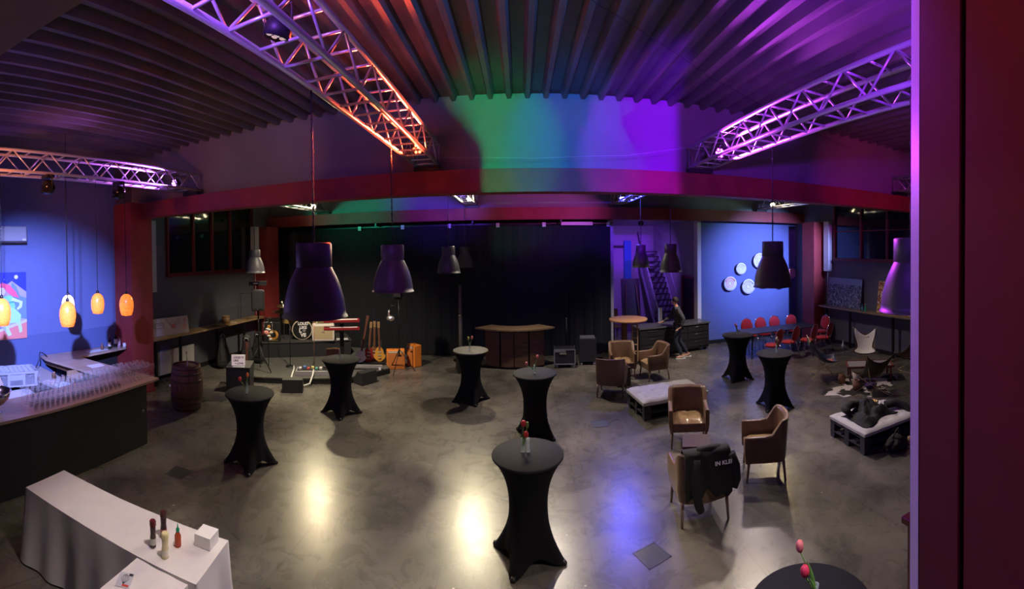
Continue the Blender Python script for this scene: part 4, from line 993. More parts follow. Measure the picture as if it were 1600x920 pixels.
# cream amp with head
t = thing('guitar_amplifier', 'white framed cream guitar amplifier on the riser right of the drums', 'amplifier', (-5.70, 11.42, RT), math.radians(26))
MB().box((0, 0, .25), (.66, .26, .50)).build('body', mat('ivory_tolex', (.75, .72, .65), .5), t, bevel=.03)
MB().box((0, -.132, .25), (.56, .01, .38)).build('grille', mat('beige_grille', (.48, .38, .22), .8, noise=.2, nscale=60), t)
MB().box((0, -.14, .27), (.10, .006, .03)).build('badge', mat('silver_badge', (.6, .6, .6), .3, .8), t)
for x in (-.28, .28): MB().lathe([(0, 0), (.02, 0), (.02, .02), (0, .02)], c=(x, 0, -.02), n=8).build('foot', black, t)
t = thing('amplifier_head', 'gold fronted amplifier head standing on the cream amplifier', 'amplifier', (-5.70, 11.42, RT+.502), math.radians(26))
MB().box((0, 0, .09), (.40, .2, .17)).build('body', mat('ivory_tolex', (0,)*3), t, bevel=.012); MB().box((0, -.102, .08), (.34, .01, .10)).build('front_panel', mat('gold_panel', (.30, .24, .10), .4, .3), t); MB().box((0, -.04, .178), (.20, .08, .012)).build('paper', white, t)
tag(MB().box((-5.22, 11.72, RT+.015), (.34, .22, .02), .5).build('paper_sheet', white), 'white sheet lying on the riser beside the cream amplifier', 'paper')
t = thing('suitcase_amplifier', 'brown box amplifier on the platform behind the guitar stand table', 'amplifier', (-5.02, 10.75, .15), math.radians(26))
MB().box((0, 0, .20), (.48, .24, .40)).build('body', mat('brown_tolex', (.22, .11, .07), .6, noise=.2, nscale=20), t, bevel=.03); MB().tube([(-.1, 0, .40), (-.07, 0, .43), (.07, 0, .43), (.1, 0, .40)], .008, 6).build('handle', dkwood, t)
# keyboards seen edge on
t = thing('keyboard_stand', 'black column stand carrying two red keyboards', 'stand', (-4.62, 10.35, .15), math.radians(24))
MB().box((0, 0, .68), (.11, .10, 1.36)).build('column', blackm, t); MB().box((0, 0, .02), (.5, .5, .04)).build('base', blackm, t, bevel=.01)
for z in (1.04, 1.24): MB().box((0, -.16, z), (.05, .32, .02)).build('arm', blackm, t)
krd = mat('keyboard_red', (.20, .010, .015), .5)
for z, l in ((1.21, 'upper red keyboard on the black column stand'), (1.41, 'topmost red keyboard on the black column stand')):
    pass
for z, l in ((1.205, 'lower red keyboard on the black column stand'), (1.405, 'upper red keyboard on the black column stand')):
    t = thing('keyboard', l, 'keyboard', (-4.62+.06, 10.35-.14, z), math.radians(24), 'red stage keyboards')
    MB().box((0, 0, .035), (.92, .26, .07)).build('body', krd, t, bevel=.01)
    b = MB(); b.box((.05, -.06, .073), (.72, .11, .01)); b.build('keys', white, t)
    for sx in (-.452, .452): MB().box((sx, 0, .037), (.02, .27, .08)).build('end_cheek', mat('keyboard_red_dark', (.3, .01, .02), .4), t)
# microphones
def mic(label, x, y, z, h, tip, base=True, col=chrome):
    t = thing('microphone_stand', label, 'microphone stand', (x, y, z), 0, None)
    MB().tube([(0, 0, .02), (0, 0, h)], .010, 8).build('pole', col, t)
    MB().lathe([(0, 0), (.13, 0), (.13, .015), (.02, .03), (0, .03)], n=22).build('base', blackm, t)
    if tip:
        MB().tube([(tip[0]*-.3, tip[1]*-.3, h-(tip[2]-h)*.3), tip], .008, 8).build('boom', chrome, t)
        MB().tube([tip, (tip[0]*1.12, tip[1]*1.12, tip[2]+.05)], [.016, .024], 10).build('microphone', mat('silver_mic', (.6, .6, .58), .4, .5), t)
mic('boom microphone stand slanting up to the left of the drum kit', -5.98, 9.95, .15, 1.12, (-.28, .1, 1.68), col=blackm)
mic('copper tinted microphone stand rising from the pedalboard', -5.26, 9.98, .15, 1.35, None, col=mat('copper_tube', (.55, .3, .2), .35, .8))
# pedalboard
t = thing('pedalboard', 'silver edged pedalboard case with effect pedals at the platform edge', 'pedalboard', (-5.02, 9.66, .15), math.radians(24))
MB().box((0, 0, .06), (1.05, .42, .12)).build('case', mat('silver_case', (.5, .5, .52), .35, .5), t, bevel=.008); MB().box((0, 0, .123), (.98, .36, .01)).build('surface', black, t)
random.seed(8)
for i in range(9):
    c = [(.6, .6, .6), (.1, .2, .5), (.5, .1, .1), (.6, .55, .2), (.1, .35, .3), (.7, .7, .7), (.05, .05, .05), (.5, .3, .1), (.3, .3, .35)][i]
    p = MB().box((-.42+i*.105, random.uniform(-.08, .08), .15), (.07, .12, .045)).build('pedal', mat('pedal_%d' % i, c, .4), t, bevel=.005)
hose = mat('white_hose', (.65, .65, .62), .5)
tag(MB().tube([(-5.75, 9.75, .24), (-5.63, 9.55, .22), (-5.50, 9.25, .20), (-5.42, 8.99, .08), (-5.25, 8.90, .03), (-5.05, 8.95, .03), (-4.93, 9.10, .06), (-4.95, 9.30, .22), (-5.0, 9.45, .30)], .022, 10).build('white_hose', hose), 'white cable hose looping off the platform in front of the pedalboard', 'cable')
# floor monitors
def monitor(label, x, y, rz):
    t = thing('floor_monitor', label, 'speaker', (x, y, 0), rz, 'black wedge monitors on the floor')
    b = MB(); pr = [(-.17, 0), (.17, 0), (.19, .10), (.02, .32), (-.15, .30)]
    b._add([(-.24, y_, z_) for y_, z_ in pr]+[(.24, y_, z_) for y_, z_ in pr], [(0, 1, 2, 3, 4), (9, 8, 7, 6, 5)]+[(i, 5+i, 5+(i+1) % 5, (i+1) % 5) for i in range(5)]); b.build('body', mat('monitor_black', (.025, .025, .025), .6), t, bevel=.008)
    MB().box((0, .108, .215), (.42, .01, .24), rx=math.radians(38)).build('grille', mat('grille_grey', (.06, .06, .058), .8), t)
    MB().box((.246, 0, .15), (.01, .12, .03)).build('handle', black, t)
monitor('wedge floor monitor in front of the platform, left', -5.12, 8.62, math.radians(26))
monitor('wedge floor monitor behind the guitar side bar table', -3.78, 9.85, math.radians(60))
# guitars in a rack
rk = thing('guitar_rack', 'low black rack holding the row of guitars at the platform end', 'rack', (-4.0, 11.02, .15), math.radians(30))
MB().box((0, 0, .04), (.62, .40, .05)).build('base', black, rk)
for sx in (-.28, .28): MB().tube([(sx, .16, .05), (sx, .20, .62)], .012, 6).build('upright', blackm, rk)
MB().tube([(-.28, .20, .62), (.28, .20, .62)], .014, 6).build('bar', blackm, rk)
def guitar(label, lx, ly, body, neckm, lean=-.12, h=1.02, grp='guitars on the rack', parent_xy=(-4.0, 11.02), rz=math.radians(30), z=.215, roll=0.0):
    ca, sa = math.cos(rz), math.sin(rz)
    t = thing('electric_guitar', label, 'guitar', (parent_xy[0]+lx*ca-ly*sa, parent_xy[1]+lx*sa+ly*ca, z), rz, grp); t.rotation_euler = (lean, roll, rz)
    P = []
    for k in range(40):
        a = 2*PI*k/40; y_ = .20+.20*math.sin(a); wv = .155+.025*math.cos(2*a+PI*.0)-.035*math.exp(-((y_-.24)/.07)**2)
        P.append((wv*math.cos(a)*(1.0 if math.sin(a) < 0 else .82), y_))
    b = MB(); n = len(P); b._add([(x_, -.022, z_) for x_, z_ in P]+[(x_, .022, z_) for x_, z_ in P], [tuple(range(n)), tuple(range(2*n-1, n-1, -1))]+[(i, n+i, n+(i+1) % n, (i+1) % n) for i in range(n)])
    b.build('body', body, t, bevel=.008)
    MB().box((0, -.028, .36+(h-.5)/2), (.05, .02, h-.42)).build('neck', neckm, t)
    MB().box((0, -.040, .38+(h-.5)/2), (.042, .004, h-.46)).build('fretboard', rw, t)
    MB().box((0, -.02, h-.02), (.075, .02, .17)).build('headstock', neckm, t, bevel=.01)
    for z_ in (.17, .26): MB().box((0, -.028, z_), (.085, .012, .03)).build('pickup', mat('pickup', (.6, .6, .58), .3, .5), t)
    MB().box((0, -.03, .09), (.08, .014, .02)).build('bridge', chrome, t)
    for k in range(6): MB().box(((-1 if k % 2 else 1)*.045, -.02, h-.08+.025*k), (.02, .012, .01)).build('tuner', chrome, t)
mp_ = wood_mat('maple_neck', (.24, .14, .065), (.33, .20, .09), .4); rw = wood_mat('rosewood_neck', (.09, .03, .02), (.15, .06, .035), .4)
guitar('white bodied guitar with a dark neck, leftmost on the rack', -.38, -.02, mat('white_gloss', (.62, .62, .58), .2), rw, roll=.22, h=1.22)
guitar('dark red guitar on the rack, second from the left', -.14, .0, mat('cherry_gloss', (.25, .02, .02), .2), mp_, roll=.12)
guitar('brown guitar wedged in the middle of the rack', .04, .06, mat('brown_gloss', (.22, .08, .03), .2), mp_, roll=.05)
guitar('amber sunburst guitar, frontmost on the right of the rack', .18, -.06, mat('amber_gloss', (.65, .32, .05), .2), mp_, roll=.0)
# orange amplifiers
def oamp(label, x, y, w_, d_, h_, rz):
    t = thing('orange_amplifier', label, 'amplifier', (x, y, .0), rz, 'orange amplifiers')
    MB().box((0, 0, h_/2), (w_, d_, h_)).build('body', mat('orange_tolex', (.80, .24, .03), .5), t, bevel=.02)
    MB().box((0, -d_/2-.002, h_*.45), (w_*.84, .012, h_*.70)).build('grille', mat('orange_grille', (.58, .19, .04), .8, noise=.15, nscale=50), t)
    MB().box((w_*.22, -d_/2-.012, h_*.72), (.10, .006, .035)).build('badge', black, t); MB().box((0, -d_/2-.004, h_*.90), (w_*.8, .01, .06)).build('control_panel', mat('cream_panel', (.6, .5, .35), .5), t)
    MB().tube([(-.07, 0, h_), (-.05, 0, h_+.025), (.05, 0, h_+.025), (.07, 0, h_)], .008, 6).build('handle', black, t)
oamp('orange amplifier standing right of the guitar rack', -3.44, 11.32, .50, .26, .52, math.radians(18))
oamp('second orange amplifier behind the first, seen edge on', -3.0, 11.66, .36, .26, .60, math.radians(-38))
t = thing('equipment_bar', 'low silver bar on short feet in front of the guitar rack', 'rack', (-3.98, 10.45, .15), math.radians(14))
MB().box((0, 0, .09), (.85, .07, .06)).build('bar', mat('silver_case', (0,)*3), t)
for sx in (-.36, .36): MB().box((sx, 0, .03), (.06, .1, .06)).build('foot', white, t)
# tripod with silver lamp under second pendant
t = thing('tripod_stand', 'black tripod stand right of the orange amplifiers', 'stand', (-3.22, 10.95, 0))
MB().tube([(0, 0, .45), (0, 0, 2.0)], .016, 8).build('pole', blackm, t)
for k in range(3):
    a = 2*PI*k/3+.4; MB().tube([(0, 0, .62), (.42*math.cos(a), .42*math.sin(a), .01)], .011, 6).build('leg', blackm, t)
MB().box((0, 0, 1.98), (.36, .06, .05)).build('crossbar', blackm, t); MB().box((-.02, 0, 2.12), (.22, .18, .24)).build('head', black, t, bevel=.02)
MB().tube([(0, 0, 1.75), (-.22, -.02, 1.78), (-.24, -.03, 1.66)], .008, 6).build('arm', blackm, t)
t = thing('silver_spotlight', 'shiny silver lamp hanging off the tripod under the second bell lamp', 'spotlight', (-3.46, 10.92, 1.36))
sv = mat('crinkled_silver', (.8, .78, .74), .25, .9, bump=1, bscale=30)
MB().ell((.02, 0, .08), (.12, .09, .075), 16).build('head', sv, t); MB().tube([(-.03, 0, .14), (-.02, 0, .30)], [.035, .028], 10).build('neck', sv, t)
# black pedestal box with light box sign
t = thing('pedestal_box', 'black cube pedestal behind the left bar table carrying a letter board', 'pedestal', (-6.33, 8.72, 0) if False else (-6.28, 8.12, 0), math.radians(28))
MB().box((0, 0, .29), (.56, .66, .58)).build('body', mat('pedestal_black', (.022, .023, .024), .55), t, bevel=.004); MB().box((0, 0, .587), (.57, .67, .014)).build('top', mat('pedestal_top', (.09, .09, .088), .5), t)
t = thing('letter_board', 'small lit letter board reading three lines on the black pedestal', 'sign', (-6.20, 7.95, .596), math.radians(30))
MB().box((0, 0, .13), (.33, .05, .26)).build('box', white, t, bevel=.006)
MB().box((0, -.027, .13), (.31, .005, .24)).build('panel', mat('backlit_panel', (.7, .62, .62), .5, emit=(1, .8, .8), es=.25), t)
bt = mat('black_letter', (.01, .01, .01), .5)
text('lettering', 'LOUD ♡', .062, bt, t, (.01, -.031, .20), (PI/2, 0, 0), .0008, bold=.002); text('lettering', 'LIKE', .062, bt, t, (-.05, -.031, .13), (PI/2, 0, 0), .0008, bold=.002); text('lettering', '+ LOVE', .062, bt, t, (.02, -.031, .06), (PI/2, 0, 0), .0008, bold=.002)
tag(MB().box((-6.12, 7.86, .60), (.28, .06, .01), math.radians(30)).build('paper_strip', white), 'white paper strip at the foot of the letter board', 'paper')
# loudspeaker on stand, thin frame, gig bags
t = thing('speaker_stand', 'thin black stand under the loudspeaker left of the drum kit', 'stand', (-6.45, 9.15, .151))
MB().tube([(0, 0, .4), (0, 0, 1.59)], .018, 8).build('pole', blackm, t)
for k in range(3):
    a = 2*PI*k/3; MB().tube([(0, 0, .65), (.38*math.cos(a), .38*math.sin(a), .01)], .012, 6).build('leg', blackm, t)
t = thing('loudspeaker', 'black loudspeaker on its stand beneath the small left bell lamp', 'speaker', (-6.45, 9.15, 1.74), math.radians(30))
MB().box((0, 0, .26), (.32, .30, .52)).build('cabinet', black, t, bevel=.02); MB().box((0, -.152, .28), (.27, .01, .44)).build('grille', mat('speaker_grille', (.02, .02, .02), .8), t); MB().box((.0, -.158, .05), (.035, .006, .025)).build('badge', chrome, t)
MB().tube([(-.16, 0, .50), (-.12, -.08, .54), (.12, -.08, .54), (.16, 0, .50)], .01, 6).build('handle', mat('dull_alu', (.35, .37, .42), .4, .7), t)
t = thing('stage_light_bar', 'flat black light bar above the loudspeaker on the left', 'stage light', (-6.45, 9.15, 2.40), math.radians(30))
MB().box((0, 0, .05), (.46, .12, .10)).build('housing', black, t); MB().box((-.05, -.062, .05), (.12, .01, .03)).build('lens', mat('pale_glint', (.8, .8, .75), .3), t); MB().tube([(0, 0, -.14), (0, 0, 0)], .012, 6).build('stem', blackm, t)  # pale box on the housing stands for a white glint
t = thing('empty_frame', 'thin black square frame standing on the left counter behind the loudspeaker', 'frame', (-7.98, 11.0, 1.165), math.radians(52))
b = MB(); b.tube([(-.38, 0, .01), (.38, 0, .01), (.38, 0, .80), (-.38, 0, .80)], .010, 6, closed=True); b.build('rim', blackm, t)
gb = mat('gig_bag_nylon', (.018, .018, .02), .6, bump=.3, bscale=20)
def gigbag(label, x, y, rz, lean, h=1.05):
    t = thing('guitar_bag', label, 'bag', (x, y, .01 if x < -7.5 else .16), rz); t.rotation_euler = (lean, 0, rz)
    def f(u, v):
        a = 2*PI*u; w_ = .19-.10*(v**1.6)+.02*math.sin(7*v); e = min(1, 10*min(v, 1-v))**.5
        return Vector((w_*e*math.copysign(abs(math.cos(a))**.6, math.cos(a)), .07*e*math.copysign(abs(math.sin(a))**.7, math.sin(a)), h*v))
    MB().grid(f, 24, 20, close_u=True).build('body', gb, t); MB().box((0, -.078, .35), (.22, .02, .35)).build('pocket', gb, t, bevel=.008)
    MB().tube([(-.06, -.07, h-.18), (-.02, -.1, h-.10), (.04, -.1, h-.11), (.07, -.07, h-.2)], .012, 6).build('handle', mat('silver_strap', (.4, .4, .4), .5), t)
gigbag('black gig bag leaning under the left wooden counter', -7.72, 9.25, math.radians(55), -.22)
gigbag('black gig bag behind the pedestal beside the speaker stand', -6.75, 9.0, math.radians(30), -.1, .95)
gigbag('wide black bag in the shade below the small framed mirror', -6.95, 9.75, math.radians(10), -.15, .9)
guitar('small red and black guitar propped behind the letter board', 0, 0, mat('cherry_gloss', (0,)*3), rw, lean=-.12, h=.95, grp=None, parent_xy=(-6.38, 8.52), z=.01)
t = thing('display_frame', 'silver framed panel with a pink and white bouquet left of the bass cabinet', 'frame', (-6.55, 9.75, 1.0), math.radians(28))
MB().tube([(-.12, 0, 0), (.12, 0, 0), (.12, 0, .34), (-.12, 0, .34)], .012, 6, closed=True).build('rim', chrome, t)
MB().tube([(0, .02, -.85), (0, .02, 0)], .012, 6).build('pole', blackm, t)
MB().tube([(0, 0, .34), (0, 0, .46), (.08, 0, .46)], .01, 6).build('arm', chrome, t)
b = MB(); b.ell((-.05, -.04, .06), (.07, .04, .07), 12); b.build('pink_bloom', mat('pink_bloom', (.7, .28, .25), .6), t)
for i, (x, z) in enumerate(((.03, .14), (.09, .06), (.02, -.03), (.06, -.12), (-.02, .16))): MB().ell((x, -.04, z), (.05, .03, .03), 8).build('white_leaf', mat('silver_leaf', (.6, .62, .6), .4), t)

# ---------------------------------------------------------------- left wall counter
sh = thing('wall_counter', 'long wooden counter on black legs along the left window wall', 'shelf', (-8.12, 9.15, 0))
MB().box((0, 0, 1.14), (.42, 4.9, .045)).build('board', wood_mat('honey_oak', (.30, .19, .09), (.44, .29, .15), .4, (30, 3, 30)), sh)
for y in (-2.2, -1.35, .1, 1.4, 2.3): MB().box((.14, y, .56), (.05, .07, 1.12)).build('leg', blackm, sh)
t = thing('radiator', 'cream panel radiator under the left wooden counter behind the barrel', 'radiator', (-8.30, 7.9, .12))
MB().box((0, 0, .30), (.10, 1.4, .60)).build('panel', mat('cream_radiator', (.62, .62, .55), .5), t, bevel=.01); MB().box((0, 0, .605), (.11, 1.4, .015)).build('top_grille', white, t); MB().tube([(.0, .66, .0), (0, .66, -.11)], .01, 6).build('pipe', white, t)
# poster board
t = thing('poster_board', 'white board with lips and a tilted wine glass leaning on the left counter', 'sign', (-8.12, 7.60, 1.163), PI/2-.12); t.rotation_euler = (-.16, 0, PI/2-.12)
MB().box((0, 0, .22), (1.20, .02, .44)).build('board', mat('poster_white', (.66, .64, .62), .6), t)
ink = mat('ink', (.03, .03, .03), .6); pink = mat('poster_pink', (.7, .25, .22), .6); pl = mat('poster_pale_pink', (.7, .45, .42), .6)
b = MB(); lip = []
for k in range(40):
    a = 2*PI*k/40; lip.append((-.36+.17*math.cos(a), -.013, .26+.075*math.sin(a)*(1 if math.sin(a) < 0 else .9-.25*math.exp(-(math.cos(a)/.18)**2))))
b.tube(lip, .004, 4, closed=True); b.tube([(-.53, -.013, .26), (-.42, -.013, .272), (-.36, -.013, .262), (-.30, -.013, .272), (-.19, -.013, .26)], .003, 4); b.build('lips_drawing', ink, t)
Mg = Matrix.Rotation(-.7, 3, 'Y')
b = MB(); b.tube([Vector((-.13, -.013, .43)), Vector((-.02, -.013, .28)), Vector((0, -.013, .25))], .003, 4); b.tube([Vector((.09, -.013, .24))+Mg @ Vector((.075*math.cos(a*PI/12), 0, .11*math.sin(a*PI/12))) for a in range(24)], .003, 4, closed=True); b.build('glass_drawing', ink, t)
MB().ell((.10, -.012, .21), (.065, .002, .06), 14).build('wine_drawing', pink, t)
b = MB(); b.box((.47, -.012, .16), (.16, .003, .12), ry=.3); b.box((.50, -.012, .33), (.10, .003, .14)); b.build('pink_flowers', pl, t)
text('lettering', 'LIPS', .05, ink, t, (-.36, -.012, .235), (PI/2, 0, 0), .0005) if False else None
b = MB()
for k in range(6): b.box((.27, -.0115, .38-.028*k), (.14+.03*math.sin(5*k), .002, .008))
b.build('small_print', mat('grey_ink', (.3, .3, .3), .6), t)
t = thing('leather_drum_box', 'tan round box standing on the left counter', 'box', (-8.12, 9.85, 1.163))
MB().lathe([(0, 0), (.11, 0), (.115, .22), (.105, .22), (.10, .02), (0, .02)], n=24).build('body', mat('tan_cardboard', (.28, .17, .08), .6), t); MB().lathe([(.118, .19), (.120, .20), (.118, .21)], n=24).build('band', dkwood, t)
for l, x, y, s_ in (('brown book lying left of the tan round box', -8.08, 9.3, .2), ('small white card right of the tan round box', -8.02, 10.1, .06), ('flat grey tray lying on the left counter below the window', -8.1, 10.9, .24)):
    tag(MB().box((x, y, 1.170), (.16, s_, .014), .1).build('booklet' if s_ != .24 else 'tray', white if s_ < .1 else dkwood), l, 'book' if s_ == .2 else ('card' if s_ < .1 else 'tray'))

# ---------------------------------------------------------------- barrel
t = thing('wine_barrel', 'upright dark oak wine barrel with iron hoops beside the bar', 'barrel', (-6.40, 6.42, 0))
def br(z): return .29+.055*math.sin(PI*z/.92)
brm = wood_mat('barrel_oak', (.07, .032, .028), (.13, .065, .05), .6, (25, 25, 1.5))
b = MB(); b.lathe([(0, .0), (br(0), 0)]+[(br(z/14*.92), z/14*.92) for z in range(1, 15)]+[(br(.92)-.025, .92), (br(.92)-.03, .885), (0, .885)], n=26, smooth=False); b.build('staves', brm, t)
for z in (.05, .17, .30, .62, .76, .87): MB().lathe([(br(z-.018)+.001, z-.018), (br(z)+.007, z-.015), (br(z)+.007, z+.015), (br(z+.018)+.001, z+.018)], n=36).build('hoop', mat('hoop_iron', (.06, .05, .05), .45, .6), t)
MB().lathe([(0, 0), (.025, 0), (.025, .012), (0, .015)], c=(-.16, -.325, .50), n=12, M=Matrix.Rotation(PI/2-.1, 3, 'X') @ Matrix.Rotation(0, 3, 'Z')).build('bung', white, t)
vase('slim dry twig vase standing on the wine barrel', -6.34, 6.40, .888, [(-.03, 0, .25, (.2, .16, .12), -.010)], h=.12, group=None)
# ---------------------------------------------------------------- bar
blk = mat('bar_front_black', (.016, .017, .018), .6)
bar = thing('bar_counter', 'black bar with a pale wooden top running along the left side', 'bar', (0, 0, 0))
outer = [(-5.02, .2), (-5.24, 1.92), (-5.60, 4.94)]
top = outer+[(-7.84, 4.69), (-7.95, 6.02), (-8.38, 6.02), (-8.38, 4.02), (-8.05, 3.98), (-6.36, 4.28), (-5.98, 1.9), (-5.78, .2)]
barwood = wood_mat('bar_top_oak', (.34, .24, .17), (.46, .34, .25), .35, (30, 3, 30))
MB().prism(top, 1.06, 1.10).build('countertop', barwood, bar, bevel=.004)
MB().prism([(-5.12, .2), (-5.34, 1.92), (-5.68, 4.72), (-5.76, 4.72), (-5.42, 1.92), (-5.2, .2)], 0, 1.06).build('front_panel', blk, bar)
MB().prism([(-5.68, 4.70), (-6.6, 4.60), (-6.6, 4.52), (-5.7, 4.62)], 0, 1.06).build('end_panel', blk, bar)
MB().prism([(-8.3, 4.45), (-6.6, 4.60), (-6.6, 4.52), (-8.3, 4.37)], 0, 1.06).build('end_panel', blk, bar)
MB().prism([(-8.36, 4.8), (-8.30, 4.8), (-8.30, 6.0), (-8.36, 6.0)], 0, 1.06).build('back_panel', blk, bar)
b = MB(); b.prism([(-8.3, 4.10), (-6.5, 4.36), (-6.5, 4.40), (-8.3, 4.14)], .92, 1.06); b.build('shelf_divider', dkwood, bar)
MB().prism([(-7.15, 3.98), (-7.12, 4.3), (-7.09, 4.3), (-7.11, 3.98)], .87, 1.06).build('shelf_divider', ltwood, bar)
MB().lathe([(0, 0), (.03, 0), (.03, .008), (0, .012)], c=(-5.588, 4.55, .62), n=14, M=Matrix.Rotation(PI/2, 3, 'Y')).build('socket', mat('dull_steel', (.2, .2, .22), .4, .8), bar)
# inner worktop
iw = thing('back_worktop', 'lower inner worktop behind the bar carrying the grey crate', 'worktop', (0, 0, 0))
MB().prism([(-8.38, 1.2), (-7.35, 1.2), (-7.42, 3.5), (-6.62, 3.62), (-6.60, 3.98), (-8.38, 3.98)], .85, .885).build('top', mat('grey_laminate', (.40, .38, .36), .4), iw)
MB().prism([(-8.36, 1.2), (-8.30, 1.2), (-8.30, 3.9), (-8.36, 3.9)], 0, .85).build('back_panel', blk, iw); MB().prism([(-7.5, 3.52), (-6.65, 3.66), (-6.65, 3.72), (-7.5, 3.58)], .0, .85).build('side_panel', blk, iw)
t = thing('fridge', 'low white fridge standing below the grey crate behind the bar', 'fridge', (-7.0, 2.95, 0), math.radians(0))
MB().box((0, 0, .41), (.58, .56, .80)).build('body', mat('fridge_white', (.62, .62, .66), .35), t, bevel=.012); MB().box((.30, 0, .40), (.03, .55, .72)).build('door', mat('fridge_white', (0,)*3), t, bevel=.008); MB().ell((.22, .16, .82), (.012, .012, .008), 8).build('lamp', mat('small_led', (1, .5, .3), .4, emit=(1, .4, .2), es=5), t)
# grey crate
t = thing('crate', 'grey lattice sided plastic crate full of glasses behind the bar', 'crate', (-7.45, 3.02, .886), math.radians(78))
cg = mat('crate_grey', (.30, .32, .38), .5)
b = MB(); W_, D_, H_ = .78, .50, .27
for s_ in (-1, 1):
    b.box((0, s_*D_/2, .015), (W_, .02, .03)); b.box((0, s_*D_/2, H_-.02), (W_+.02, .03, .04)); b.box((s_*W_/2, 0, H_-.02), (.03, D_+.02, .04)); b.box((s_*W_/2, 0, .015), (.02, D_, .03))
    for x in (-.36, -.14, .14, .36): b.box((x, s_*D_/2, H_/2), (.05, .022, H_))
b.box((0, -D_/2, H_*.62), (.28, .02, .10)); b.box((0, D_/2, H_*.62), (.28, .02, .10)); b.build('frame', cg, t)
b = MB()
for s_ in (-1, 1):
    for i in range(26):
        x = -.36+i*.03
        b.box((x, s_*D_/2, .13), (.005, .006, .21), ry=.7); b.box((x, s_*D_/2, .13), (.005, .006, .21), ry=-.7)
for s_ in (-1, 1):
    for i in range(16): b.box((s_*W_/2, -.22+i*.03, .13), (.006, .005, .21), rx=.7)
b.build('lattice', cg, t); MB().box((0, 0, .01), (W_, D_, .02)).build('floor', cg, t)
b = MB()
for i in range(9): b.box((-.35+i*.0875, 0, H_-.03), (.006, D_, .03))
for i in range(6): b.box((0, -.22+i*.088, H_-.03), (W_, .006, .03))
b.build('divider_grid', cg, t)
tag(MB().grid(lambda u, v: Vector((-6.98+.38*u+.02*math.sin(9*v), 3.60+.30*v, .895+.05*math.sin(PI*u)*math.sin(PI*v)+.018*math.sin(17*u)*math.sin(13*v))), 22, 18).build('folded_towel', mat('pale_blue_towel', (.5, .58, .6), .9, bump=.6, bscale=60), solid=.012), 'pale crumpled towel on the inner worktop by the crate', 'towel')
for i, (x, y) in enumerate(((-6.85, 4.04), (-6.72, 4.06), (-7.25, 3.99), (-7.4, 3.97))):
    t = thing('jar', ('first', 'second', 'third', 'fourth')[i]+' dark jar from the right under the bar return, in the shade', 'jar', ((-6.72, -6.88, -7.04, -7.34)[i], (4.0, 3.98, 3.96, 3.92)[i]-.12, .886), 0, 'jars under the bar return')
    MB().lathe([(0, 0), (.04, 0), (.042, .10), (.03, .12), (.03, .13), (0, .13)], n=14).build('body', dkwood, t); MB().lathe([(.033, .12), (.033, .14), (0, .14)], n=12).build('lid', chrome, t)
tag(MB().tube([(-8.2, 4.1, 1.10), (-8.15, 3.95, 1.22), (-8.05, 3.85, 1.25), (-7.98, 3.8, 1.12), (-8.0, 3.7, .9)], .010, 6).build('black_cable', black), 'black cable curling up at the inner corner of the bar', 'cable')
b = MB(); b.box((0, 0, .0), (.22, .30, .004)); b.build('leaflet', white, loc=(-7.0, 4.55, 1.104)); tag([o for o in C.objects if o.name == 'leaflet'][0], 'white leaflets lying on the bar return', 'leaflet')
tag(MB().box((-8.1, 5.3, 1.104), (.2, .5, .004)).build('menu_card', white), 'white menu cards on the wall end of the bar', 'menu')
# wine bottles by the red column
def bottle(label, x, y, z, col, h=.31, labelc=(.7, .7, .68)):
    t = thing('wine_bottle', label, 'bottle', (x, y, z), 0, 'bottles on the bar end by the red column')
    MB().lathe([(0, 0), (.037, 0), (.038, .01), (.038, h*.62), (.014, h*.76), (.014, h), (0, h)], n=18).build('body', mat('bottle_%d' % int(col[0]*100+col[1]*10), col, .1), t)
    MB().lathe([(.0388, h*.22), (.0388, h*.52)], n=18).build('paper_label', mat('lbl%d' % int(labelc[0]*100), labelc, .6), t); MB().lathe([(.0155, h*.84), (.0155, h+.004), (0, h+.004)], n=12).build('capsule', mat('capsule_red', (.25, .03, .03), .4), t)
bottle('dark wine bottle with white label, left of the bottle group by the red column', -8.06, 5.62, 1.10, (.01, .02, .012))
bottle('tallest dark bottle at the back of the group by the red column', -8.16, 5.86, 1.10, (.015, .015, .02), .36)
bottle('pinkish clear bottle at the front of the group by the red column', -8.02, 5.86, 1.10, (.35, .22, .25), .30, (.6, .45, .5))
tag(MB().lathe([(0, 0), (.03, 0), (.045, .05), (.02, .12), (.008, .16), (0, .17)], n=12).build('corkscrew_stand', dkwood, loc=(-8.1, 5.44, 1.10)), 'small dark ornament left of the wine bottles', 'ornament')
t = thing('mug', 'white mug beside the wine bottles', 'mug', (-7.98, 5.98, 1.10)); MB().lathe([(0, 0), (.035, 0), (.038, .10), (.033, .10), (.03, .01), (0, .01)], n=16).build('cup', white, t); MB().tube([(.038, 0, .08), (.065, 0, .07), (.065, 0, .03), (.038, 0, .02)], .005, 6).build('handle', white, t)
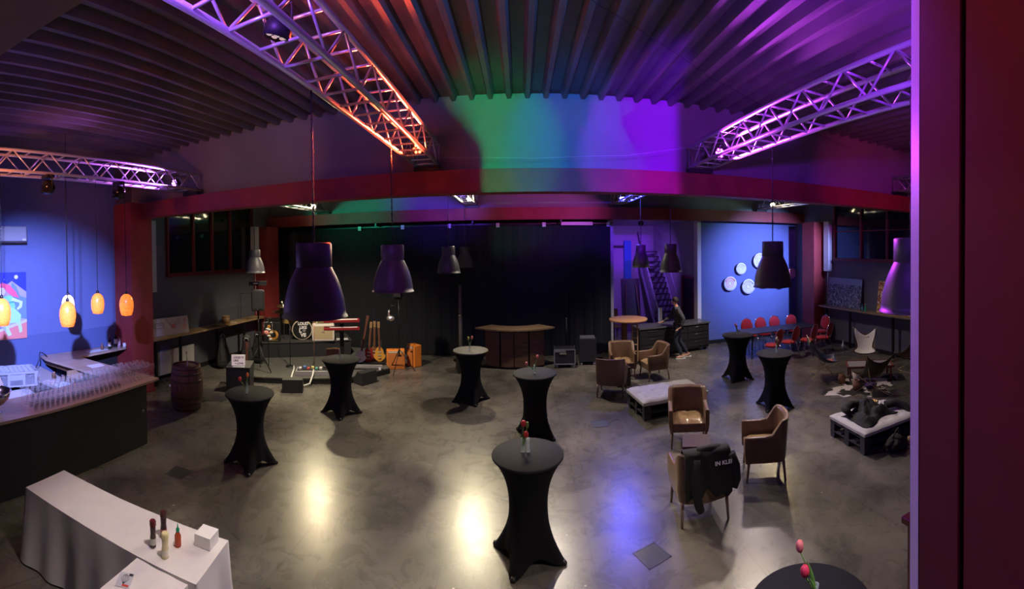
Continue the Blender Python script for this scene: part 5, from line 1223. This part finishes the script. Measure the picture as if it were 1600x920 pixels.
# glasses on the bar
gm = mat('thin_glass', (.5, .52, .55), .05, alpha=.09, spec=1.0); glintm = mat('glass_rim', (.75, .75, .8), .1, alpha=.75, spec=1.0)
def rings(b, L_):  # pale opaque rings stand in for the glint on rim and foot
    for r_, z_ in L_: b.m(1).tube([(r_*math.cos(k*PI/6), r_*math.sin(k*PI/6), z_) for k in range(12)], .0016, 4, closed=True)
    return b
def edge(y): return -5.24-(y-1.92)*(.36/3.02) if y > 1.92 else -5.24+(1.92-y)*.12
g0 = rings(MB().lathe([(0, 0), (.034, .002), (.006, .012), (.004, .085), (.024, .105), (.036, .135), (.037, .155), (.030, .205)], n=12), [(.030, .205), (.033, .003)]).build('wine_glass', [gm, glintm])
tag(g0, 'stemmed wine glass standing in the dense rows on the bar top', 'wine glass', 'wine glasses in rows on the bar')
u0 = rings(MB().lathe([(0, .004), (.024, .004), (.030, .085), (.028, .085), (.022, .012), (0, .012)], n=12), [(.029, .085), (.023, .005)]).build('tumbler', [gm, glintm])
tag(u0, 'small tumbler in the front rows of glasses along the bar edge', 'tumbler', 'tumblers in rows on the bar')
random.seed(4); first = {0: True, 1: True}
for i in range(27):
    y = 2.52+i*.092
    for j in range(8):
        kind = 1 if (j < 3 and i < 18) else 0
        if j == 0 and i >= 18: continue
        if i > 22 and (j > 6): continue
        x = edge(y)-.10-j*.080; 
        src = u0 if kind else g0
        if first[kind]: o = src; first[kind] = False
        else: o = src.copy(); C.objects.link(o)
        o.location = (x+random.uniform(-.008, .008), y+random.uniform(-.01, .01)+(.045 if j % 2 else 0), 1.10)
# steel bowl on foot
t = thing('steel_bowl', 'shiny steel bowl on a foot standing on the bar at the left edge', 'bowl', (-5.62, 1.98, 1.10))
MB().lathe([(.10, 0), (.06, .02), (.04, .05), (.05, .09), (.14, .13), (.21, .22), (.23, .30), (.222, .30), (.20, .22), (.13, .14), (0, .11)], n=36).build('bowl', mat('brushed_steel', (.45, .42, .42), .22, 1.0), t); MB().tube([(.235*math.cos(a*PI/16), .235*math.sin(a*PI/16), .30) for a in range(32)], .006, 6, closed=True).build('rim', chrome, t)

# ---------------------------------------------------------------- painting and air conditioner
t = thing('painting', 'bright painting of a red haired dancer before mountains on the blue wall', 'painting', (-8.38, 2.75, 1.52)); t.rotation_euler = (0, 0, 0)
H_ = 1.40; Wd = 1.90    # along y
MB().box((0, 0, H_/2), (.04, Wd, H_)).build('canvas', mat('paint_sky', (.03, .05, .55), .6), t)
def flat(nm, pts, col, k): 
    b = MB(); n = len(pts); x = .0215+k*.0012
    b._add([(x, p[0], p[1]) for p in pts]+[(x-.001, p[0], p[1]) for p in pts], [tuple(range(n)), tuple(range(2*n-1, n-1, -1))]+[(i, n+i, n+(i+1) % n, (i+1) % n) for i in range(n)]); b.build(nm, mat('paint_%d_%d_%d' % tuple(int(c*99) for c in col), col, .6), t)
# y: right edge of the picture is +Wd/2
flat('mountains', [(-.95, .55), (-.95, 1.0), (-.55, 1.15), (-.2, .98), (.05, 1.12), (.25, 1.16), (.38, 1.06), (.62, 1.22), (.95, .98), (.95, .30), (-.2, .2)], (.42, .38, .75), 0)
flat('mountain_shade', [(.62, 1.20), (.72, 1.10), (.8, .9), (.95, .85), (.95, .4), (.5, .5)], (.16, .28, .68), 1)
flat('valley', [(-.95, .55), (.1, .62), (.5, .35), (.1, .1), (-.95, .1)], (.28, .14, .6), 2)
flat('ground', [(-.95, 0.0), (-.95, .12), (.35, .18), (.95, .34), (.95, 0.0)], (.75, .24, .2), 3)
flat('path', [(.3, .16), (.95, .34), (.95, .40), (.3, .22)], (.6, .6, .8), 4)
flat('legs', [(.20, .38), (.42, .36), (.44, .20), (.52, .07), (.60, .09), (.58, .14), (.52, .26), (.62, .42), (.74, .30), (.78, .12), (.84, .14), (.84, .22), (.78, .46)], (.50, .72, .75), 5)
flat('skirt', [(.28, .60), (.22, .38), (.45, .34), (.80, .34), (.82, .50), (.66, .66), (.45, .68)], (.38, .78, .66), 6)
flat('torso', [(.40, .66), (.42, .90), (.62, .92), (.70, .66)], (.22, .68, .62), 7)
flat('torso_stripe', [(.42, .74), (.42, .78), (.66, .80), (.67, .76)], (.1, .4, .5), 8)
flat('arm', [(.62, .88), (.86, .78), (.84, .66), (.74, .60), (.72, .64), (.78, .70), (.78, .76), (.60, .80)], (.60, .78, .74), 8)
flat('far_arm', [(.40, .82), (.15, .64), (.10, .68), (.40, .90)], (.60, .78, .74), 8)
flat('face', [(.28, .98), (.26, 1.02), (.30, 1.10), (.42, 1.12), (.48, 1.0), (.42, .90), (.32, .92)], (.72, .66, .70), 9)
flat('hair', [(.30, 1.10), (.38, 1.20), (.56, 1.14), (.70, 1.00), (.78, .86), (.62, .90), (.50, 1.0), (.44, 1.08)], (.85, .12, .22), 10)
for y, z in ((.1, 1.28), (.3, 1.32), (-.2, 1.3), (.45, 1.26), (-.5, 1.25)): MB().ell((.023, y, z), (.004, .010, .010), 6).build('star', white, t)
b = MB(); MB().ell((.023, .72, 1.30), (.004, .045, .045), 12).build('moon', mat('paint_moon', (.7, .7, .7), .6), t)
t = thing('air_conditioner', 'slim air conditioner unit high on the blue wall at the left edge', 'air conditioner', (-8.27, 3.0, 3.52))
MB().box((0, 0, .19), (.24, 1.3, .34)).build('housing', mat('ac_white', (.34, .35, .4), .4), t, bevel=.03); MB().box((.10, 0, .03), (.10, 1.24, .04)).build('outlet_flap', mat('ac_dark', (.05, .04, .05), .5), t); MB().box((.122, .58, .08), (.005, .08, .04)).build('badge', white, t)

# ---------------------------------------------------------------- white covered tables, lower left
linen = mat('white_tablecloth', (.72, .70, .69), .85, noise=.04, nscale=6, bump=.15, bscale=12)
def covered(label, L, W, x, y, rz, H_=.75, drop=.73):
    t = thing('covered_table', label, 'table', (x, y, 0), rz, 'tables under white cloths')
    b = MB(); nx = 60
    per = []
    def edgept(u):
        P_ = 2*(L+W); s_ = u*P_
        if s_ < L: return (-L/2+s_, -W/2, 0, -1, s_)
        s_ -= L
        if s_ < W: return (L/2, -W/2+s_, 1, 0, s_)
        s_ -= W
        if s_ < L: return (L/2-s_, W/2, 0, 1, s_)
        s_ -= L
        return (-L/2, W/2-s_, -1, 0, s_)
    def f(u, v):
        ex, ey, nx_, ny_, s_ = edgept(u % 1)
        k = v; cx = ex; cy = ey
        wv = (.018+.022*math.sin(u*37)+.016*math.sin(u*91))*k*1.2+.03*k
        corner = max(0, 1-min(abs(abs(ex)-L/2)+0*1, 1)*6)*max(0, 1-abs(abs(ey)-W/2)*6)
        wv += .04*corner*k
        return Vector((cx+(nx_*wv), cy+(ny_*wv), H_-drop*k))
    MB().grid(f, 220, 10, close_u=True).build('cloth_drop', linen, t)
    MB().grid(lambda u, v: Vector((-L/2+L*u, -W/2+W*v, H_+.003*math.sin(PI*u)*math.sin(9*v*u+3*u))), 20, 8).build('cloth_top', linen, t)
    MB().box((0, 0, H_-.025), (L-.02, W-.02, .03)).build('tabletop', ltwood, t)
    for sx in (-1, 1):
        for sy in (-1, 1): MB().box((sx*(L/2-.1), sy*(W/2-.08), (H_-.04)/2), (.04, .04, H_-.04)).build('leg', blackm, t)
    return t
rzt = math.atan2(2.86-2.38, -2.34+4.39)
covered('long table under a white cloth with sauce bottles on it, lower left', 2.08, .56, -3.33, 2.36, rzt)
covered('second white covered table at the bottom edge with a printed card on it', .50, 1.3, -2.42, 1.60, rzt-.03, H_=.745)
def sauce(label, x, y, h, r, c1, c2, shape=0, lab=None):
    t = thing('sauce_bottle', label, 'bottle', (x, y, .755), 0, 'sauce bottles on the white table')
    if shape == 0: pr = [(0, 0), (r, 0), (r*1.02, h*.05), (r, h*.35), (r*.86, h*.5), (r*.95, h*.74), (r*.98, h*.78)]
    else: pr = [(0, 0), (r, 0), (r*1.05, h*.08), (r, h*.45), (r*.5, h*.62), (r*.45, h*.64)]
    MB().lathe(pr+[(0, pr[-1][1])], n=20).build('body', mat('sc_%d_%d_%d' % tuple(int(c*99) for c in c1), c1, .25), t)
    z = pr[-1][1]
    if shape == 0: MB().lathe([(r*1.05, z), (r*1.12, z+h*.03), (r*1.1, h*.96), (r*.9, h), (0, h)], n=8, smooth=False).build('cap', mat('sc_%d_%d_%d' % tuple(int(c*99) for c in c2), c2, .3), t)
    else: MB().lathe([(r*.55, z), (r*.58, z+h*.12), (r*.25, z+h*.18), (r*.1, h), (0, h)], n=16).build('cap', mat('sc_%d_%d_%d' % tuple(int(c*99) for c in c2), c2, .3), t)
    if lab: MB().lathe([(r*1.03, h*.10), (r*1.01, h*.34)], n=20).build('paper_label', mat('sc_%d_%d_%d' % tuple(int(c*99) for c in lab), lab, .5), t)
sauce('dark brown sauce bottle, leftmost on the white table', -2.80, 2.37, .225, .026, (.05, .028, .025), (.12, .02, .02), 0, (.5, .48, .45))
sauce('dark sauce bottle with a red and white label behind the leftmost one', -2.83, 2.52, .225, .029, (.045, .02, .02), (.06, .02, .02), 0, (.45, .14, .12))
sauce('cream coloured mayonnaise bottle in front of the other sauces', -2.635, 2.36, .20, .030, (.75, .68, .38), (.72, .66, .32), 0, (.75, .72, .6))
sauce('red chilli sauce bottle with a green pointed cap', -2.66, 2.53, .19, .028, (.45, .07, .03), (.02, .30, .16), 1, (.6, .3, .25))
t = thing('napkin_stack', 'square stack of white paper napkins on the corner of the white table', 'napkins', (-2.50, 2.72, .755), math.radians(12))
for k in range(8): MB().box((0, 0, .006+k*.0125), (.155-.0006*(k % 2), .155-.0006*((k+1) % 2), .0124)).build('napkin', mat('napkin_white', (.82, .82, .80), .8), t, bevel=.002)
t = thing('flyer', 'printed flyer with a whisk drawing on the second white table', 'flyer', (-2.66, 1.96, .749), math.radians(35))
MB().box((0, 0, .001), (.11, .15, .002)).build('sheet', mat('flyer_grey', (.5, .52, .58), .5), t)
b = MB()
for k in range(5): b.tube([(.0, -.045, .003), (-.03+.015*k, .01, .003), (-.02+.01*k, .045, .003), (0, .055, .003)], .0015, 4)
b.build('whisk_drawing', ink, t); MB().box((.02, -.055, .0025), (.05, .02, .001)).build('red_print', mat('flyer_red', (.6, .05, .03), .5), t); MB().box((.035, .06, .0025), (.03, .025, .001)).build('dark_print', ink, t)
# tall wooden cabinet behind the pillar
t = thing('wooden_cabinet', 'dark mahogany cabinet edge standing beside the red pillar, bottom right', 'cabinet', (1.70, 1.0, 0), -.1)
mh = wood_mat('mahogany', (.055, .012, .008), (.14, .04, .015), .35, (30, 30, 2))
MB().box((0, 0, 1.0), (.42, .34, 2.0)).build('body', mh, t, bevel=.006); MB().box((0, 0, 2.015), (.46, .38, .03)).build('top', mh, t, bevel=.006); MB().box((-.05, -.175, 1.0), (.26, .015, 1.8)).build('door', mh, t, bevel=.01)

# ---------------------------------------------------------------- people
skin = mat('skin', (.50, .27, .19), .55)
def skinmesh(name, verts, edges, m, parent, sub=2, root=0, mats=None):
    me = bpy.data.meshes.new(name); me.from_pydata([v[:3] for v in verts], edges, []); me.update()
    o = bpy.data.objects.new(name, me); C.objects.link(o)
    md = o.modifiers.new('skin', 'SKIN'); md.use_smooth_shade = True
    sd = me.skin_vertices[0].data if len(me.skin_vertices) else None
    if sd is None:
        bpy.context.view_layer.objects.active = o
    for i, v in enumerate(verts):
        r = v[3]; me.skin_vertices[0].data[i].radius = (r, v[4] if len(v) > 4 else r)
        me.skin_vertices[0].data[i].use_root = (i == root)
    s_ = o.modifiers.new('sub', 'SUBSURF'); s_.levels = sub; s_.render_levels = sub
    dg = bpy.context.evaluated_depsgraph_get(); me2 = bpy.data.meshes.new_from_object(o.evaluated_get(dg)); bpy.data.objects.remove(o)
    me2.materials.clear(); me2.materials.append(m)
    for p in me2.polygons: p.use_smooth = True
    o2 = bpy.data.objects.new(name, me2); C.objects.link(o2); o2.parent = parent
    return o2
def person(label, loc, rz, J, shirt, trousers, shoes, hairm, sleeve=1.0, beltz=None, headdir=(0, -1, 0), scale=1.0, glasses=False):
    """J: joints in local coordinates, person faces -Y."""
    t = thing('person', label, 'person', loc, rz); t.scale = (scale,)*3
    V = []; E = []; ix = {}
    def add(n, p, r, par=None, r2=None):
        V.append((p[0], p[1], p[2], r, r2 or r)); ix[n] = len(V)-1
        if par is not None: E.append((ix[par], ix[n]))
    g = lambda k: Vector(J[k])
    add('pel', g('pelvis'), .125, None, .10); add('bel', g('pelvis').lerp(g('chest'), .5), .125, 'pel', .095); add('che', g('chest'), .145, 'bel', .105)
    add('nb', g('neck'), .062, 'che'); add('nt', g('neck').lerp(g('head'), .5), .052, 'nb')
    add('hb', g('head')+Vector((0, 0, -.035)), .068, 'nt', .075); add('hm', g('head')+Vector((0, 0, .04)), .078, 'hb', .092); add('ht', g('head')+Vector((0, 0, .105)), .055, 'hm', .065)
    for s_ in ('l', 'r'):
        add(s_+'hip', g(s_+'hip'), .092, 'pel'); add(s_+'kn', g(s_+'knee'), .060, s_+'hip'); add(s_+'ca', g(s_+'knee').lerp(g(s_+'ankle'), .35), .055, s_+'kn'); add(s_+'an', g(s_+'ankle'), .036, s_+'ca'); add(s_+'to', g(s_+'toe'), .032, s_+'an')
        add(s_+'sh', g(s_+'shoulder'), .058, 'che'); add(s_+'el', g(s_+'elbow'), .042, s_+'sh'); add(s_+'fa', g(s_+'elbow').lerp(g(s_+'wrist'), .3), .040, s_+'el'); add(s_+'wr', g(s_+'wrist'), .026, s_+'fa', .022)
        d = (g(s_+'hand')-g(s_+'wrist')).normalized(); w0 = g(s_+'wrist'); pn = Vector(J.get(s_+'palmside', (1, 0, 0))).normalized(); dn = d.cross(pn).normalized()
        add(s_+'pa', w0+d*.06, .034, s_+'wr', .018)
        for q, ln in enumerate((.066, .075, .070, .055)):
            off = (q-1.5)*.019; b0 = w0+d*.088+pn*off; m1 = b0+d*ln*.5+dn*.008; e1 = b0+d*ln*.9+dn*.03
            add(s_+'f%da' % q, b0, .0095, s_+'pa'); add(s_+'f%db' % q, m1, .0088, s_+'f%da' % q); add(s_+'f%dc' % q, e1, .0075, s_+'f%db' % q)
        tb = w0+d*.035-pn*.03; add(s_+'t1', tb, .012, s_+'pa'); add(s_+'t2', tb+d*.035-pn*.022, .010, s_+'t1'); add(s_+'t3', tb+d*.06-pn*.026, .0085, s_+'t2')
    body = skinmesh('body', V, E, skin, t)
    hd = Vector(headdir).normalized(); side = hd.cross(Vector((0, 0, 1))).normalized(); hc = g('head')+Vector((0, 0, .03))
    MB().tube([hc+hd*.082+Vector((0, 0, .025)), hc+hd*.108+Vector((0, 0, -.008)), hc+hd*.09+Vector((0, 0, -.016))], [.008, .015, .010], 8).build('nose', skin, t)
    MB().ell(hc+hd*.088+Vector((0, 0, -.045)), (.022, .012, .007), 10).build('mouth', mat('lips', (.35, .10, .09), .5), t)
    for q in (-1, 1):
        MB().ell(hc+hd*.082+side*.031*q+Vector((0, 0, .018)), (.011, .009, .008), 8).build('eye', mat('eye_dark', (.03, .02, .02), .3), t)
        MB().ell(hc+side*.080*q, (.012, .020, .030), 8).build('ear', skin, t)
    def hair(u, v):
        a = 2*PI*u; ph = v*PI*.56; dirv = Vector((math.cos(a)*math.sin(ph), math.sin(a)*math.sin(ph), math.cos(ph)))
        f = dirv.dot(hd); r = .107 if f < .2 else .107-.018*(f-.2)
        p = Vector((dirv.x*r*.93, dirv.y*r, dirv.z*r*1.08))
        if f > .35 and dirv.z < .45: p *= .80
        return hc+Vector((0, 0, .022))+p+Vector((.003*math.sin(9*a), .003*math.sin(11*a), 0))
    MB().grid(hair, 24, 10, close_u=True).build('hair', hairm, t, solid=.008)
    if glasses:
        b = MB()
        for q in (-1, 1): b.tube([hc+hd*.100+side*(.031*q+.020*math.cos(k*PI/5))+Vector((0, 0, .018+.014*math.sin(k*PI/5))) for k in range(10)], .0025, 4, closed=True); b.tube([hc+hd*.10+side*.052*q+Vector((0, 0, .02)), hc+side*.086*q+Vector((0, 0, .015))], .0025, 4)
        b.build('spectacles', black, t)
    # clothes
    V = []; E = []; ix = {}
    add('che', g('chest'), .165, None, .125); add('pel', g('pelvis').lerp(g('chest'), .42), .150, 'che', .120); add('nb', g('neck')+Vector((0, 0, .015)), .082, 'che')
    add('hem', g('pelvis')+Vector((0, 0, -.10)), .158, 'pel', .135)
    for s_ in ('l', 'r'):
        add(s_+'sh', g(s_+'shoulder')+Vector((0, 0, .005)), .082, 'che'); add(s_+'el', g(s_+'elbow'), .062, s_+'sh')
        if sleeve > 0.6: add(s_+'wr', g(s_+'elbow').lerp(g(s_+'wrist'), .93*sleeve), .038, s_+'el')
        else: V[ix[s_+'el']] = (*g(s_+'shoulder').lerp(g(s_+'elbow'), .95), .062, .062)
    skinmesh('shirt', V, E, shirt, t)
    V = []; E = []; ix = {}
    add('pel', g('pelvis')+Vector((0, 0, .03)), .130, None, .108)
    for s_ in ('l', 'r'): add(s_+'hip', g(s_+'hip'), .100, 'pel'); add(s_+'kn', g(s_+'knee'), .072, s_+'hip'); add(s_+'an', g(s_+'knee').lerp(g(s_+'ankle'), .93), .056, s_+'kn')
    skinmesh('trousers', V, E, trousers, t)
    for s_ in ('l', 'r'):
        a, b_ = g(s_+'ankle'), g(s_+'toe'); d = (b_-a); d.z = 0; d.normalize(); V = []; E = []; ix = {}
        add('h', Vector((a.x, a.y, .045))-d*.05, .046); add('m', Vector((a.x, a.y, .05))+d*.04, .047, 'h'); add('t', Vector((a.x, a.y, .036))+d*.15, .040, 'm'); add('an', Vector((a.x, a.y, .10)), .046, 'h')
        sh_ = skinmesh('shoe', V, E, shoes, t)
        rz_ = math.atan2(d.y, d.x); MB().box((a.x+d.x*.05, a.y+d.y*.05, .011), (.28, .09, .022), rz_).build('sole', white, sh_, bevel=.008)
    return t
# man by the cabinet: faces left (-x), right hand behind on hip side, left hand forward on the cabinet
J = dict(pelvis=(0, .02, .95), chest=(0, -.03, 1.30), neck=(0, -.05, 1.47), head=(0, -.09, 1.60),
         lhip=(.09, .0, .92), lknee=(.10, -.10, .50), lankle=(.10, .10, .085), ltoe=(.12, -.08, .035),
         rhip=(-.09, .0, .92), rknee=(-.10, .04, .50), rankle=(-.10, .30, .085), rtoe=(-.11, .13, .035),
         lshoulder=(.19, -.03, 1.41), lelbow=(.27, .12, 1.16), lwrist=(.25, .04, .92), lhand=(.24, -.05, .87),
         rshoulder=(-.19, -.05, 1.41), relbow=(-.26, -.18, 1.18), rwrist=(-.24, -.42, 1.02), rhand=(-.23, -.51, .99), lpalmside=(0, 1, .3), rpalmside=(1, 0, 0))
person('person in a dark patterned shirt and jeans leaning a hand on the black cabinet', (4.50, 11.72, 0), face(-.97, .22), J,
       mat('dark_patterned_shirt', (.05, .055, .065), .8, noise=.9, nscale=45), mat('dark_jeans', (.02, .028, .05), .8, noise=.2, nscale=20), mat('tan_sneaker', (.42, .26, .17), .6), mat('dark_hair', (.02, .012, .01), .7), sleeve=1.0, headdir=(.12, -1, -.08), glasses=True, scale=1.02)
J2 = dict(pelvis=(0, .0, .95), chest=(0, -.08, 1.27), neck=(0, -.13, 1.42), head=(0, -.18, 1.55),
          lhip=(.09, .0, .92), lknee=(.10, -.05, .50), lankle=(.10, .02, .085), ltoe=(.12, -.14, .035), rhip=(-.09, .0, .92), rknee=(-.10, -.05, .50), rankle=(-.10, .02, .085), rtoe=(-.11, -.14, .035),
          lshoulder=(.19, -.09, 1.36), lelbow=(.30, -.06, 1.12), lwrist=(.36, -.22, .98), lhand=(.37, -.30, .95), rshoulder=(-.19, -.09, 1.36), relbow=(-.28, -.12, 1.12), rwrist=(-.22, -.34, 1.05), rhand=(-.18, -.43, 1.03), lpalmside=(0, 1, .3), rpalmside=(1, 0, 0))
person('person in a cream shirt reaching over the bar, only an arm in the picture', (-6.52, 2.10, 0), face(.95, .0), J2,
       mat('cream_shirt', (.72, .60, .55), .8, noise=.05), mat('black_trousers', (.02, .02, .02), .8), mat('black_shoe', (.02, .02, .02), .5), mat('brown_hair', (.08, .04, .02), .7), sleeve=.5, headdir=(0, -1, -.2))
